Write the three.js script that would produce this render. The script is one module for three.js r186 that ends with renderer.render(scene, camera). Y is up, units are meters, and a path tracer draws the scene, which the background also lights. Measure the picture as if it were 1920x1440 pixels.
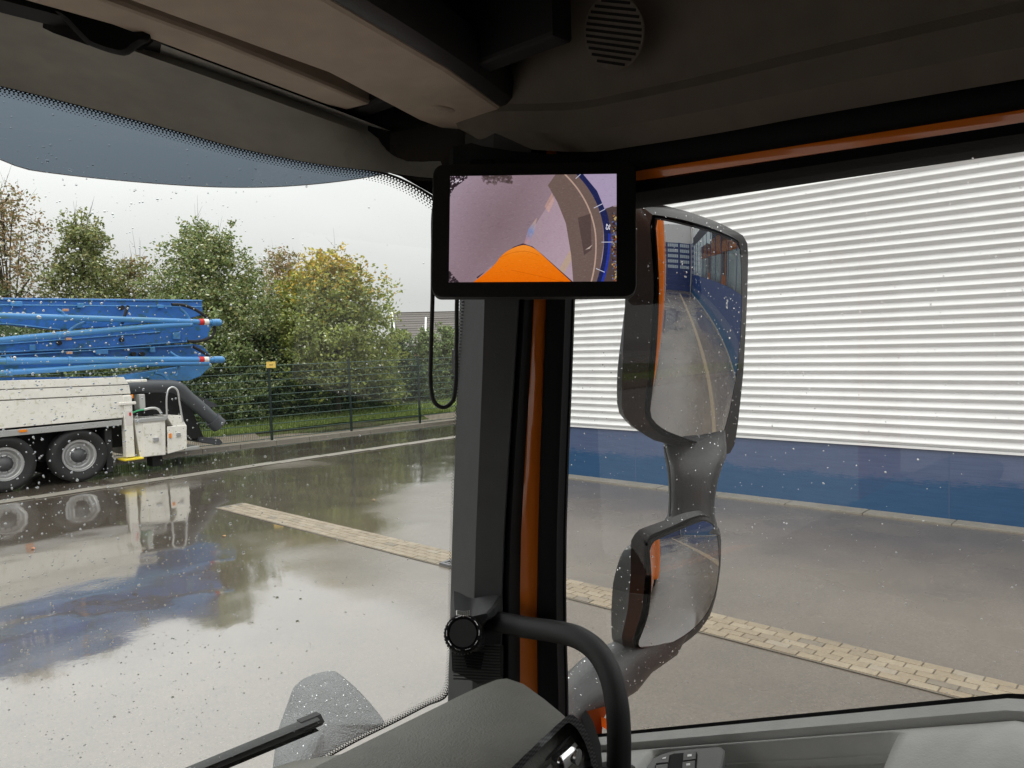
import * as THREE from 'three';
import { RoundedBoxGeometry } from 'three/addons/geometries/RoundedBoxGeometry.js';
import { MeshSurfaceSampler } from 'three/addons/math/MeshSurfaceSampler.js';
import { mergeGeometries, mergeVertices, toCreasedNormals } from 'three/addons/utils/BufferGeometryUtils.js';

// ───────────────────────── camera, sky, sun, exposure ─────────────────────────
const FPX = 1442, W0 = 1920, H0 = 1440;                    // focal length in pixels of the 1920 x 1440 photograph
const scene = new THREE.Scene();
const camera = new THREE.PerspectiveCamera(2 * Math.atan(720 / FPX) * 180 / Math.PI, 4 / 3, 0.05, 400);
camera.position.set(0, 2.5, 0);                            // x: the truck's right, -z: the truck's front, y: up
camera.rotation.set(-Math.atan(75 / FPX), -47.4 * Math.PI / 180, -0.03, 'YXZ');
camera.updateMatrixWorld(true);
scene.add(camera);

const renderer = new THREE.WebGLRenderer({ antialias: true });
renderer.setSize(1024, 768);
renderer.toneMapping = THREE.LinearToneMapping;
renderer.toneMappingExposure = 1.0;
renderer.shadowMap.enabled = true;

// seeded noise
function rng(seed) { let s = seed >>> 0; return () => { s = (s + 0x6d2b79f5) | 0; let t = Math.imul(s ^ (s >>> 15), 1 | s); t = (t + Math.imul(t ^ (t >>> 7), 61 | t)) ^ t; return ((t ^ (t >>> 14)) >>> 0) / 4294967296; }; }
const hash = (x, y, s) => { let h = Math.imul(x, 374761393) + Math.imul(y, 668265263) + Math.imul(s, 974711); h = Math.imul(h ^ (h >>> 13), 1274126177); return ((h ^ (h >>> 16)) >>> 0) / 4294967296; };
function vnoise(x, y, per, seed) {                         // value noise that repeats every `per` cells
  const x0 = Math.floor(x), y0 = Math.floor(y), fx = x - x0, fy = y - y0, m = (a) => ((a % per) + per) % per;
  const u = fx * fx * (3 - 2 * fx), v = fy * fy * (3 - 2 * fy);
  const a = hash(m(x0), m(y0), seed), b = hash(m(x0 + 1), m(y0), seed), c = hash(m(x0), m(y0 + 1), seed), d = hash(m(x0 + 1), m(y0 + 1), seed);
  return a + (b - a) * u + (c - a) * v + (a - b - c + d) * u * v;
}
function fbm(x, y, cells, oct, seed) {                     // x, y in 0..1
  let s = 0, a = 0.5, n = 0;
  for (let i = 0; i < oct; i++) { s += a * vnoise(x * cells, y * cells, cells, seed + i); n += a; cells *= 2; a *= 0.5; }
  return s / n;
}
const sst = (a, b, x) => { const t = Math.min(1, Math.max(0, (x - a) / (b - a))); return t * t * (3 - 2 * t); };

{ // overcast sky: brighter towards the zenith, soft cloud bands
  const w = 1024, h = 512, data = new Float32Array(w * h * 4);
  for (let y = 0; y < h; y++) for (let x = 0; x < w; x++) {
    const el = ((y + 0.5) / h - 0.5) * Math.PI, s = Math.max(0, Math.sin(el));
    const c = fbm(x / w, (0.5 + y / h) % 1, 10, 6, 11) - 0.5, c2 = fbm(x / w, (0.3 + y / h * 2) % 1, 5, 4, 31) - 0.5;
    const L = 2.95 * (0.175 + 0.825 * s) * (1 + 0.42 * c + 0.30 * c2), i = (y * w + x) * 4;
    data[i] = L; data[i + 1] = L; data[i + 2] = L * 0.985; data[i + 3] = 1;
  }
  const t = new THREE.DataTexture(data, w, h, THREE.RGBAFormat, THREE.FloatType);
  t.mapping = THREE.EquirectangularReflectionMapping; t.magFilter = THREE.LinearFilter; t.needsUpdate = true;
  scene.background = t; scene.environment = t;
}
const sun = new THREE.DirectionalLight(0xfff6ea, 0.9);
sun.position.set(-26, 40, 12); sun.target.position.set(6, 0, -8);
sun.castShadow = true; sun.shadow.radius = 50; sun.shadow.mapSize.set(2048, 2048);
Object.assign(sun.shadow.camera, { left: -45, right: 45, top: 45, bottom: -45, near: 1, far: 130 });
scene.add(sun, sun.target);

// ───────────────────────── helpers ─────────────────────────
const V = (x, y, z) => new THREE.Vector3(x, y, z);
const P = (u, v, d) => V((u - 960) / FPX * d, -(v - 720) / FPX * d, -d).applyMatrix4(camera.matrixWorld);   // a point at depth d along a sight line
const ray = (u, v) => P(u, v, 1).sub(camera.position);
const onX = (u, v, x) => { const r = ray(u, v); return camera.position.clone().addScaledVector(r, (x - camera.position.x) / r.x); };
const onY = (u, v, y) => { const r = ray(u, v); return camera.position.clone().addScaledVector(r, (y - camera.position.y) / r.y); };
const onZ = (u, v, z) => { const r = ray(u, v); return camera.position.clone().addScaledVector(r, (z - camera.position.z) / r.z); };

const taken = {};
const numbered = (n) => { const k = taken[n] = (taken[n] ?? -1) + 1; return k ? `${n}_${String(k).padStart(3, '0')}` : n; };
function mesh(name, geo, mat, parent) {
  const m = new THREE.Mesh(Array.isArray(geo) ? merge(geo) : geo, mat);
  m.name = parent && parent !== scene ? name : numbered(name); m.castShadow = m.receiveShadow = true;
  (parent || scene).add(m); return m;
}
function group(name, parent) { const g = new THREE.Group(); g.name = parent && parent !== scene ? name : numbered(name); (parent || scene).add(g); return g; }
function tag(o, label, category, grp) { o.userData.label = label; o.userData.category = category; if (grp) o.userData.group = grp; return o; }
const structure = (o) => { o.userData.kind = 'structure'; return o; };
const stuff = (o) => { o.userData.kind = 'stuff'; return o; };
function merge(list) {
  const g = list.map((a) => { let b = a.index ? a.toNonIndexed() : a; b = b.clone(); for (const k of Object.keys(b.attributes)) if (!['position', 'normal', 'uv'].includes(k)) b.deleteAttribute(k); if (!b.attributes.uv) b.setAttribute('uv', new THREE.BufferAttribute(new Float32Array(b.attributes.position.count * 2), 2)); return b; });
  return g.length > 1 ? mergeGeometries(g) : g[0];
}
function boxUV(g, s = 1) {                                 // uv in metres from position and normal
  g = g.index ? g.toNonIndexed() : g;
  if (!g.attributes.normal) g.computeVertexNormals();
  const p = g.attributes.position, n = g.attributes.normal, uv = new Float32Array(p.count * 2);
  for (let i = 0; i < p.count; i += 3) {
    let ax = 0, ay = 0, az = 0;
    for (let k = 0; k < 3; k++) { ax += Math.abs(n.getX(i + k)); ay += Math.abs(n.getY(i + k)); az += Math.abs(n.getZ(i + k)); }
    for (let k = i; k < i + 3; k++) {
      const x = p.getX(k), y = p.getY(k), z = p.getZ(k);
      const [a, b] = ay >= ax && ay >= az ? [x, z] : ax >= az ? [z, y] : [x, y];
      uv[k * 2] = a * s; uv[k * 2 + 1] = b * s;
    }
  }
  g.setAttribute('uv', new THREE.BufferAttribute(uv, 2)); return g;
}
function tris(pos, crease = 0.6) {
  let g = new THREE.BufferGeometry(); g.setAttribute('position', new THREE.Float32BufferAttribute(pos, 3));
  g = mergeVertices(g, 1e-5); g = toCreasedNormals(g, crease); return boxUV(g);
}
function loft(rings, { closed = true, caps = true, crease = 0.6 } = {}) {
  const pos = [], q = (a, b, c) => pos.push(a.x, a.y, a.z, b.x, b.y, b.z, c.x, c.y, c.z), n = rings[0].length;
  for (let i = 0; i + 1 < rings.length; i++) for (let j = 0; j < (closed ? n : n - 1); j++) {
    const k = (j + 1) % n, a = rings[i][j], b = rings[i][k], c = rings[i + 1][k], d = rings[i + 1][j];
    q(a, b, c); q(a, c, d);
  }
  if (caps && closed) for (const [r, f] of [[rings[0], 1], [rings[rings.length - 1], 0]]) {
    const c = V(0, 0, 0); r.forEach((p) => c.add(p)); c.divideScalar(n);
    for (let j = 0; j < n; j++) { const k = (j + 1) % n; if (f) q(r[k], r[j], c); else q(r[j], r[k], c); }
  }
  return tris(pos, crease);
}
const curve = (pts, n, closed = false, t = 0.5) => new THREE.CatmullRomCurve3(pts, closed, 'centripetal', t).getPoints(n);
function resample(pts, n, closed = true) { const c = new THREE.CatmullRomCurve3(pts, closed, 'catmullrom', 0.25); const a = c.getSpacedPoints(n); if (closed) a.pop(); return a; }
// rows: cross-sections (arrays of points); each is closed by the same points moved by off
const slab = (rows, off, crease = 0.6) => loft(rows.map((r) => [...r, ...r.map((p) => p.clone().add(off)).reverse()]), { crease });
const box = (x0, x1, y0, y1, z0, z1, r = 0) => {
  const g = r ? new RoundedBoxGeometry(x1 - x0, y1 - y0, z1 - z0, 2, Math.min(r, (x1 - x0) * 0.49, (y1 - y0) * 0.49, (z1 - z0) * 0.49)) : new THREE.BoxGeometry(x1 - x0, y1 - y0, z1 - z0);
  g.translate((x0 + x1) / 2, (y0 + y1) / 2, (z0 + z1) / 2); return boxUV(g);
};
const tube = (pts, r, seg = 40, rad = 10, closed = false) => new THREE.TubeGeometry(new THREE.CatmullRomCurve3(pts, closed, 'centripetal'), seg, r, rad, closed);
function rod(a, b, r0, r1 = r0, n = 10) {                  // a capped tapered bar between two points
  const d = b.clone().sub(a), g = new THREE.CylinderGeometry(r1, r0, d.length(), n);
  g.translate(0, d.length() / 2, 0); g.applyQuaternion(new THREE.Quaternion().setFromUnitVectors(V(0, 1, 0), d.normalize())); g.translate(a.x, a.y, a.z); return g;
}
function prism(pts, z0, z1, bevel = 0) {                   // an outline in x, y given a thickness from z0 to z1
  const s = new THREE.Shape(pts.map((p) => new THREE.Vector2(p[0], p[1])));
  const g = new THREE.ExtrudeGeometry(s, { depth: z1 - z0 - 2 * bevel, bevelEnabled: bevel > 0, bevelThickness: bevel, bevelSize: bevel, bevelOffset: -bevel, bevelSegments: 2, curveSegments: 8 });
  g.translate(0, 0, z0 + bevel); return boxUV(g);
}
function slabY(pts, y0, y1, bevel = 0) {                   // an outline in x, z given a thickness from y0 to y1
  const g = prism(pts.map(([x, z]) => [x, -z]), y0, y1, bevel); g.rotateX(-Math.PI / 2); return boxUV(g);
}
function dataTex(w, h, f, srgb, repeat = 1) {              // f(x, y in 0..1) returns [r, g, b] or [r, g, b, a] in 0..1
  const d = new Uint8Array(w * h * 4);
  for (let y = 0; y < h; y++) for (let x = 0; x < w; x++) {
    const c = f((x + 0.5) / w, (y + 0.5) / h), i = (y * w + x) * 4;
    d[i] = c[0] * 255; d[i + 1] = c[1] * 255; d[i + 2] = c[2] * 255; d[i + 3] = (c[3] ?? 1) * 255;
  }
  const t = new THREE.DataTexture(d, w, h); t.wrapS = t.wrapT = THREE.RepeatWrapping; t.magFilter = THREE.LinearFilter; t.minFilter = THREE.LinearMipmapLinearFilter;
  if (srgb) t.colorSpace = THREE.SRGBColorSpace; t.repeat.set(repeat, repeat); t.needsUpdate = true; return t;
}
const grey = (f) => (x, y) => { const g = Math.min(1, Math.max(0, f(x, y))); return [g, g, g]; };
const lin = (r, g, b) => new THREE.Color().setRGB(r, g, b);
const std = (r, g, b, roughness = 0.6, more = {}) => new THREE.MeshPhysicalMaterial({ color: lin(r, g, b), roughness, side: THREE.DoubleSide, ...more });

// fine grains used by many surfaces
const grainTex = dataTex(256, 256, grey((x, y) => 0.5 * vnoise(x * 128, y * 128, 128, 3) + 0.5 * vnoise(x * 64, y * 64, 64, 5)), false, 8);
const fabricTex = dataTex(256, 256, grey((x, y) => 0.5 + 0.25 * Math.sin(x * 2 * Math.PI * 48) * Math.sin(y * 2 * Math.PI * 48) + 0.3 * (fbm(x, y, 32, 3, 7) - 0.5)), false, 5);
const blotchTex = dataTex(512, 512, (x, y) => { const a = 0.86 + 0.14 * fbm(x, y, 6, 5, 21) + 0.10 * (fbm(x, y, 64, 3, 22) - 0.5); return [a, a, a * 0.99].map((c) => Math.min(1, c)); }, true, 0.6);
const plastic = (r, g, b, rough = 0.55, more = {}) => std(r, g, b, rough, { bumpMap: grainTex, bumpScale: 0.00025, map: blotchTex, ...more });
const M = {
  trim: plastic(0.055, 0.057, 0.058, 0.6), trimDark: plastic(0.022, 0.022, 0.023, 0.6), black: plastic(0.008, 0.008, 0.009, 0.75, { specularIntensity: 0.4 }), rubber: plastic(0.016, 0.016, 0.017, 0.7),
  blind: std(0.36, 0.36, 0.335, 0.9, { bumpMap: fabricTex, bumpScale: 0.0004, map: blotchTex }),
  beige: std(0.56, 0.465, 0.385, 0.85, { bumpMap: fabricTex, bumpScale: 0.0005, map: blotchTex }),
  liner: std(0.165, 0.14, 0.115, 0.9, { bumpMap: fabricTex, bumpScale: 0.0004, map: blotchTex }),
  leather: plastic(0.035, 0.036, 0.038, 0.5),
  dash: std(0.20, 0.195, 0.175, 0.55, { bumpMap: grainTex, bumpScale: 0.0009, map: blotchTex }),
  door: plastic(0.52, 0.515, 0.505, 0.5), doorDark: plastic(0.17, 0.17, 0.17, 0.55),
  orange: std(0.86, 0.20, 0.008, 0.28, { clearcoat: 0.8, clearcoatRoughness: 0.08 }),
  chrome: std(0.75, 0.75, 0.76, 0.12, { metalness: 1 }), mirror: std(0.56, 0.56, 0.57, 0.01, { metalness: 1 }),
  housing: plastic(0.028, 0.028, 0.029, 0.45),
  pane: std(0.93, 0.955, 0.945, 0.0, { transmission: 1, thickness: 0, ior: 1.45, metalness: 0 }),
  water: std(1, 1, 1, 0.0, { transmission: 1, thickness: 0.002, ior: 1.33 }),
};

// ───────────────────────── ground: wet yard, gutter, kerbs, path, verge ─────────────────────────
{
  const asphalt = dataTex(2048, 2048, (x, y) => {
    const fine = vnoise(x * 900, y * 900, 900, 41), grain = hash(Math.floor(x * 2048), Math.floor(y * 2048), 5), mid = fbm(x, y, 24, 4, 43), big = fbm(x, y, 4, 3, 47);
    const a = 0.345 + 0.06 * (fine - 0.5) + 0.055 * (grain - 0.5) + 0.06 * (mid - 0.5) + 0.06 * (big - 0.5) + (grain > 0.994 ? 0.16 : 0);
    return [a * 1.075, a * 0.985, a * 0.885];
  }, true, 1 / 11.3);
  const R = 72;                                            // the film of water: smooth where it stands, rougher where the stones come through
  const wet = dataTex(2048, 2048, (x, y) => {
    const X = (x - 0.5) * R, Z = -(y - 0.5) * R;
    const f = fbm(x, y, 24, 5, 61), g = fbm(x, y, 90, 3, 67), h = fbm(x, y, 9, 3, 71);
    const wetter = (sst(5.4, 3.7, X + 1.2 * (f - 0.5)) * 0.215 + sst(-10, -12.5, Z) * 0.17) * sst(3, -1, Z);
    const pud = sst(0.46, 0.60, 0.6 * f + 0.4 * h + wetter - 0.03);
    const r = (0.26 + 0.16 * (g - 0.5)) * (1 - pud) + (0.02 + 0.06 * g) * pud;
    return [0.40 + 0.60 * pud, r, 0];
  }, false, 1 / R);
  wet.offset.set(0.5, 0.5);
  const bump = dataTex(1024, 1024, grey((x, y) => 0.86 * fbm(x, y, 12, 2, 81) + 0.10 * vnoise(x * 150, y * 150, 150, 83) + 0.04 * vnoise(x * 400, y * 400, 400, 85)), false, 1 / 5.3);
  const lines = (a, b, n) => [-150, -60, -30, ...Array.from({ length: n + 1 }, (_, i) => a + (b - a) * i / n), 40, 90, 150], xs = lines(-7, 13, 180), zs = lines(-20, 8, 250);
  const hgt = (x, z) => 0.0085 * (fbm((x + 30) / 64, (z + 30) / 64, 90, 2, 83) - 0.5) + 0.0060 * (fbm((x + 30) / 64, (z + 30) / 64, 30, 2, 87) - 0.5), pos = [], uvs = [], nor = [], idx = [];
  zs.forEach((z) => xs.forEach((x) => { const e = 0.03, near = x >= -7 && x <= 13 && z >= -20 && z <= 8, n = near ? V(hgt(x - e, z) - hgt(x + e, z), 2 * e, hgt(x, z - e) - hgt(x, z + e)).normalize() : V(0, 1, 0); pos.push(x, near ? hgt(x, z) * 0.5 - 0.003 : -0.003, z); uvs.push(x, -z); nor.push(n.x, n.y, n.z); }));
  for (let j = 0; j + 1 < zs.length; j++) for (let i = 0; i + 1 < xs.length; i++) { const a = j * xs.length + i, b = a + xs.length; idx.push(a, b, a + 1, a + 1, b, b + 1); }
  const g = new THREE.BufferGeometry(); g.setAttribute('position', new THREE.Float32BufferAttribute(pos, 3)); g.setAttribute('normal', new THREE.Float32BufferAttribute(nor, 3)); g.setAttribute('uv', new THREE.Float32BufferAttribute(uvs, 2)); g.setIndex(idx);
  const m = new THREE.MeshPhysicalMaterial({ color: lin(1, 1, 1), map: asphalt, roughness: 1, roughnessMap: wet, bumpMap: bump, bumpScale: 0.0012, ior: 1.75, clearcoat: 1, clearcoatMap: wet, clearcoatRoughness: 1.7, clearcoatRoughnessMap: wet });
  structure(mesh('ground', g, m));
}
const mConcrete = std(0.23, 0.21, 0.18, 0.55, { map: blotchTex, bumpMap: grainTex, bumpScale: 0.001, ior: 1.6 });
{ // pale concrete gutter strip across the yard, and the kerb under the fence
  const bars = group('gutter_strip'); structure(bars);
  const a = 0.03, r = rng(5);
  for (let i = 0; i < 26; i++) {
    const x0 = -9 + i * 1.2;
    const b = box(0.006, 1.194, 0.002, 0.012 + r() * 0.003, -0.17, 0.17, 0.004); b.rotateY(a); b.translate(x0, 0, -15.75 - x0 * -a);
    mesh('concrete_slab', b, mConcrete, bars);
  }
  const k = group('fence_kerb'); structure(k);
  for (let i = 0; i < 34; i++) { const b = box(0.004, 0.996, -0.02, 0.07, -0.06, 0.06, 0.01); b.rotateY(-0.08); const x0 = -9 + i; b.translate(x0, 0, -20.15 + (x0 + 4) * 0.08 * 0.98); mesh('kerb_stone', b, mConcrete, k); }
}
{ // brick gutter that runs along the truck
  const G = group('brick_gutter'); structure(G);
  const r = rng(9), L = 0.2, Wd = 0.093, X0 = 5.78, bed = std(0.13, 0.115, 0.095, 0.7);
  mesh('bedding', box(X0 - 0.012, X0 + 5 * Wd + 0.006, 0.001, 0.004, -11.9, 30), bed, G);
  const tint = [[0.285, 0.23, 0.165], [0.32, 0.265, 0.195], [0.25, 0.205, 0.15], [0.30, 0.255, 0.20], [0.20, 0.17, 0.135]].map((c) => std(c[0], c[1], c[2], 0.42, { map: blotchTex, bumpMap: grainTex, bumpScale: 0.0012 }));
  const geos = [0, 1, 2].map((i) => { const b = new RoundedBoxGeometry(Wd - 0.008, 0.03, L - 0.009, 1, 0.005); return boxUV(b.translate(i * 0.3, 0, 0)).translate(-i * 0.3, 0, 0); });
  const rest = [];
  for (let row = 0; row < 5; row++) for (let i = 0; i < 200; i++) {
    const z = -11.8 + (i + (row % 2) * 0.5 + 0.5) * L, x = X0 + (row + 0.5) * Wd, y = -0.003 + r() * 0.003, gi = Math.floor(r() * 3), ti = Math.floor(r() * r() * 5);
    if (i < 60) { const b = mesh('brick', geos[gi], tint[ti], G); b.position.set(x, y, z); b.rotation.set((r() - 0.5) * 0.02, (r() - 0.5) * 0.02, (r() - 0.5) * 0.03); }
    else rest.push(geos[gi].clone().translate(x, y, z));
  }
  stuff(mesh('brick_course', rest, tint[0], G));
  // the cast iron drain grate in the gutter
  const dg = group('drain_grate'), c = onY(838, 1066, 0.02), iron = std(0.16, 0.16, 0.165, 0.35, { metalness: 0.6 });
  tag(dg, 'square cast iron drain grate set in the brick gutter', 'drain grate');
  dg.position.set(6.0, 0, c.z);
  for (const s of [-1, 1]) { mesh('frame_bar', box(-0.22, 0.22, 0.0, 0.034, s * 0.2 - 0.02, s * 0.2 + 0.02, 0.004), iron, dg); mesh('frame_bar', box(s * 0.2 - 0.02, s * 0.2 + 0.02, 0.0, 0.033, -0.179, 0.179, 0.004), iron, dg); }
  for (let i = 0; i < 6; i++) mesh('bar', box(-0.15 + i * 0.06 - 0.012, -0.15 + i * 0.06 + 0.012, 0.0, 0.030, -0.178, 0.178), iron, dg);
}
{ // dirt path and grass verge beyond the fence
  const dirt = dataTex(512, 512, (x, y) => { const a = 0.40 + 0.20 * (fbm(x, y, 16, 5, 91) - 0.5) + 0.12 * (fbm(x, y, 120, 2, 92) - 0.5); return [a * 1.02, a * 0.93, a * 0.80]; }, true, 0.25);
  const rows = (z0, z1, y0, y1) => { const A = [], B = []; for (let i = 0; i <= 60; i++) { const x = -60 + i * 2.5, k = (x + 4) * 0.08 + Math.sin(x * 0.7) * 0.12; A.push(V(x, y0, z0 + k)); B.push(V(x, y1 + 0.1 * Math.sin(x * 0.31), z1 + k)); } return loft(A.map((a, i) => [a, B[i]]), { closed: false, caps: false, crease: 2 }); };
  structure(mesh('dirt_path', rows(-20.3, -23.2, 0.02, 0.05), std(1, 1, 1, 0.75, { map: dirt })));
  const grassT = dataTex(512, 512, (x, y) => { const a = fbm(x, y, 20, 5, 95), b = fbm(x, y, 128, 2, 96); return [0.30 + 0.2 * a + 0.1 * b, 0.40 + 0.14 * a + 0.12 * b, 0.17 + 0.06 * b]; }, true, 0.3);
  structure(mesh('grass_verge', rows(-23.1, -27.5, 0.045, 0.30), std(1, 1, 1, 0.9, { map: grassT })));
  structure(mesh('field', rows(-27.3, -110, 0.26, 0.75), std(0.06, 0.09, 0.025, 0.95)));
  const blade = new THREE.BufferGeometry(); blade.setAttribute('position', new THREE.Float32BufferAttribute([-0.012, 0, 0, 0.012, 0, 0, 0.004, 0.11, 0.02, 0, 0, -0.012, 0, 0, 0.012, -0.02, 0.09, -0.01], 3)); blade.computeVertexNormals();
  const N = 16000, im = new THREE.InstancedMesh(blade, std(1, 1, 1, 0.9, { transmission: 0.3, thickness: 0 }), N), r = rng(14), q = new THREE.Quaternion(), mt = new THREE.Matrix4(), c = new THREE.Color();
  for (let i = 0; i < N; i++) {
    const x = 2 + r() * 24, t = Math.pow(r(), 1.6), k = (x + 4) * 0.08 + Math.sin(x * 0.7) * 0.12, s = 0.6 + r() * 1.1;
    mt.compose(V(x, 0.045 + t * 0.255 - 0.01, -23.1 - t * 4.4 + k), q.setFromAxisAngle(V(0, 1, 0), r() * 7), V(s, s, s)); im.setMatrixAt(i, mt);
    const a = r(); im.setColorAt(i, c.setRGB(0.12 + 0.10 * a, 0.17 + 0.11 * a, 0.035 + 0.03 * a));
  }
  im.name = 'grass'; im.castShadow = im.receiveShadow = true; tag(stuff(im), 'short bright green grass on the verge behind the fence', 'grass'); scene.add(im);
}

{ // a few fallen leaves on the wet yard
  const r = rng(33), sh = new THREE.Shape(); sh.moveTo(0, -0.06); sh.bezierCurveTo(0.05, -0.03, 0.045, 0.03, 0, 0.07); sh.bezierCurveTo(-0.045, 0.03, -0.05, -0.03, 0, -0.06);
  const g = new THREE.ShapeGeometry(sh, 6); g.rotateX(-Math.PI / 2); const p = g.attributes.position; for (let i = 0; i < p.count; i++) p.setY(i, 0.4 * Math.abs(p.getX(i))); g.computeVertexNormals();
  for (const [u, v, c] of [[62, 1028, 0], [185, 846, 1], [700, 938, 1], [420, 1005, 1]]) { const q = onY(u, v, 0.004), l = mesh('fallen_leaf', g, std(...[[0.42, 0.13, 0.04], [0.34, 0.19, 0.07]][c], 0.6)); l.position.copy(q); l.scale.setScalar(0.6); l.rotation.y = r() * 6; tag(l, 'small brown autumn leaf lying flat on the wet yard', 'leaf', 'fallen leaves on the yard'); }
}
// ───────────────────────── warehouse ─────────────────────────
const WX = 11.3, WF = 10.2;                                // wall plane and its front corner (metres ahead)
{
  const B = group('warehouse'); tag(B, 'white corrugated warehouse with blue plinth and glazed blue framed frontage', 'warehouse');
  const white = std(0.77, 0.77, 0.775, 0.38, { map: dataTex(512, 512, (x, y) => { const a = 0.955 + 0.05 * (fbm(x, y, 5, 4, 101) - 0.5) + 0.03 * (fbm(x * 1, y, 60, 2, 102) - 0.5); return [a, a, a]; }, true, 0.11) });
  const clad = (z0, z1, y0, y1, x) => {                    // corrugated sheet, ribs level
    const per = 0.122, K = 18, n = Math.round((y1 - y0) / per) * K, pts = [], prof = (t) => (t < 0.38 ? sst(-0.05, 0.42, t) : 1 - sst(0.36, 1.06, t));
    for (let i = 0; i <= n; i++) pts.push([y0 + i * per / K, x - 0.058 * prof((i % K) / K)]);
    const rows = [], m = Math.ceil(Math.abs(z1 - z0) / 1.1), r = rng(17 + Math.round(x * 7 + z0));
    for (let j = 0; j <= m; j++) { const z = z0 + (z1 - z0) * j / m, w = (r() - 0.5) * 0.004, w2 = (r() - 0.5) * 0.004; rows.push(pts.map(([y, q], i) => V(q + w + w2 * Math.sin(i * 0.05), y, z))); }
    return loft(rows, { closed: false, caps: false, crease: 1.2 });
  };
  mesh('cladding', clad(-WF, 3.6, 0.955, 8.4, WX), white, B);
  mesh('upper_cladding', clad(30, 34, 6.1, 8.4, WX), white, B);
  // the wall behind the sheet, front end wall and roof
  const core = std(0.5, 0.5, 0.5, 0.8);
  mesh('wall_core', box(WX + 0.03, WX + 0.2, 0.9, 8.4, -WF, 3.6), core, B);
  mesh('end_wall', box(WX + 0.2, WX + 24, 0.9, 8.4, -WF, -WF + 0.2), white, B);
  mesh('roof', box(WX - 0.25, WX + 24, 8.4, 8.7, -WF - 0.2, 34), std(0.25, 0.25, 0.26, 0.6), B);
  mesh('corner_trim', box(WX - 0.06, WX + 0.12, 0.95, 8.4, -WF - 0.05, -WF + 0.07), white, B);
  mesh('drip_flashing', box(WX - 0.05, WX + 0.02, 0.925, 0.955, -WF, 3.6), white, B);
  // blue plinth: lower part soaked darker by splashing rain, ragged edge
  const pl = dataTex(2048, 256, (x, y) => {
    const e = 0.52 + 0.16 * (fbm(x, 0.3, 60, 5, 111) - 0.5) + 0.24 * (fbm(x, y, 200, 3, 113) - 0.5) + 0.05 * (fbm(x, 0.7, 9, 2, 115) - 0.5);
    const w = sst(e + 0.012, e - 0.012, y), n = 0.06 * (fbm(x, y, 60, 4, 117) - 0.5);
    return [0.272 + n, 0.325 + n, 0.445 + n].map((c, i) => c + ([0.135, 0.28, 0.42][i] + n - c) * w);
  }, true, 1);
  const pg = box(WX - 0.015, WX + 0.2, 0.0, 0.925, -WF, 34), uv = pg.attributes.uv, pp = pg.attributes.position;
  for (let i = 0; i < uv.count; i++) uv.setXY(i, pp.getZ(i) / 15, pp.getY(i) / 0.925);
  mesh('plinth', pg, std(1, 1, 1, 0.32, { map: pl, bumpMap: grainTex, bumpScale: 0.0006 }), B);
  const seam = std(0.05, 0.09, 0.17, 0.6);
  for (let i = 0; i < 3; i++) mesh('plinth_joint', box(WX - 0.018, WX - 0.012, 0.01, 0.92, -7.5 + i * 4.9, -7.49 + i * 4.9), seam, B);
  for (let i = 0; i < 40; i++) mesh('footing_slab', box(WX - 0.30, WX - 0.015, -0.02, 0.018 + (i % 3) * 0.002, -WF + i * 1.1 + 0.006, -WF + i * 1.1 + 1.094, 0.004), mConcrete, B);
  // glazed frontage behind the truck: what the mirrors show
  const blue = std(0.018, 0.035, 0.12, 0.4), glass = std(0.75, 0.8, 0.82, 0.0, { transmission: 1, thickness: 0, ior: 1.5 }), pale = std(0.62, 0.64, 0.65, 0.3), dark = std(0.03, 0.032, 0.036, 0.5);
  const bays = 11, bw = 2.4;
  mesh('upper_plinth', box(WX - 0.012, WX + 0.2, 0.93, 2.3, 3.6, 30), std(0.02, 0.045, 0.14, 0.35), B);
  for (let i = 0; i <= bays; i++) mesh('mullion', box(WX - 0.06, WX + 0.06, 2.3, 8.4, 3.6 + i * bw - 0.06, 3.6 + i * bw + 0.06), blue, B);
  for (let i = 0; i < bays; i++) {
    const a = 3.66 + i * bw, b = a + bw - 0.12;
    mesh('pane', box(WX, WX + 0.012, 2.3, 5.6, a, b), glass, B);
    mesh('spandrel', box(WX - 0.02, WX + 0.03, 5.6, 6.5, a, b), dark, B);
    mesh('pale_panel', box(WX - 0.01, WX + 0.03, 6.5, 8.4, a, (a + b) / 2 - 0.03), pale, B);
    mesh('pale_panel', box(WX - 0.01, WX + 0.03, 6.5, 8.4, (a + b) / 2 + 0.03, b), pale, B);
  }
  const z0 = 3.6 + bays * bw;                              // blue overhead doors with rows of lights, further back
  for (let d = 0; d < 1; d++) {
    const a = z0 + 0.15 + d * 4.4, b = a + 2.4;
    for (let s = 0; s < 8; s++) {
      const y = 0.93 + s * 0.64; mesh('door_section', box(WX - 0.03, WX + 0.03, y + 0.006, y + 0.63, a, b, 0.004), blue, B);
      if (s > 1) for (let k = 0; k < 3; k++) mesh('door_light', box(WX - 0.036, WX - 0.031, y + 0.16, y + 0.5, a + 0.12 + k * 0.78, a + 0.76 + k * 0.78, 0.002), std(0.35, 0.4, 0.45, 0.05), B);
    }
    mesh('door_post', box(WX - 0.08, WX + 0.08, 0.0, 6.1, b + 0.02, b + 0.38), blue, B);
  }
  // white number on the plinth beside the frontage
  const cv = document.createElement('canvas'); cv.width = 256; cv.height = 128; const cx = cv.getContext('2d');
  cx.clearRect(0, 0, 256, 128); cx.fillStyle = '#f4f4f2'; cx.font = 'bold 118px sans-serif'; cx.textAlign = 'center'; cx.textBaseline = 'middle'; cx.fillText('25', 128, 66);
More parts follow.
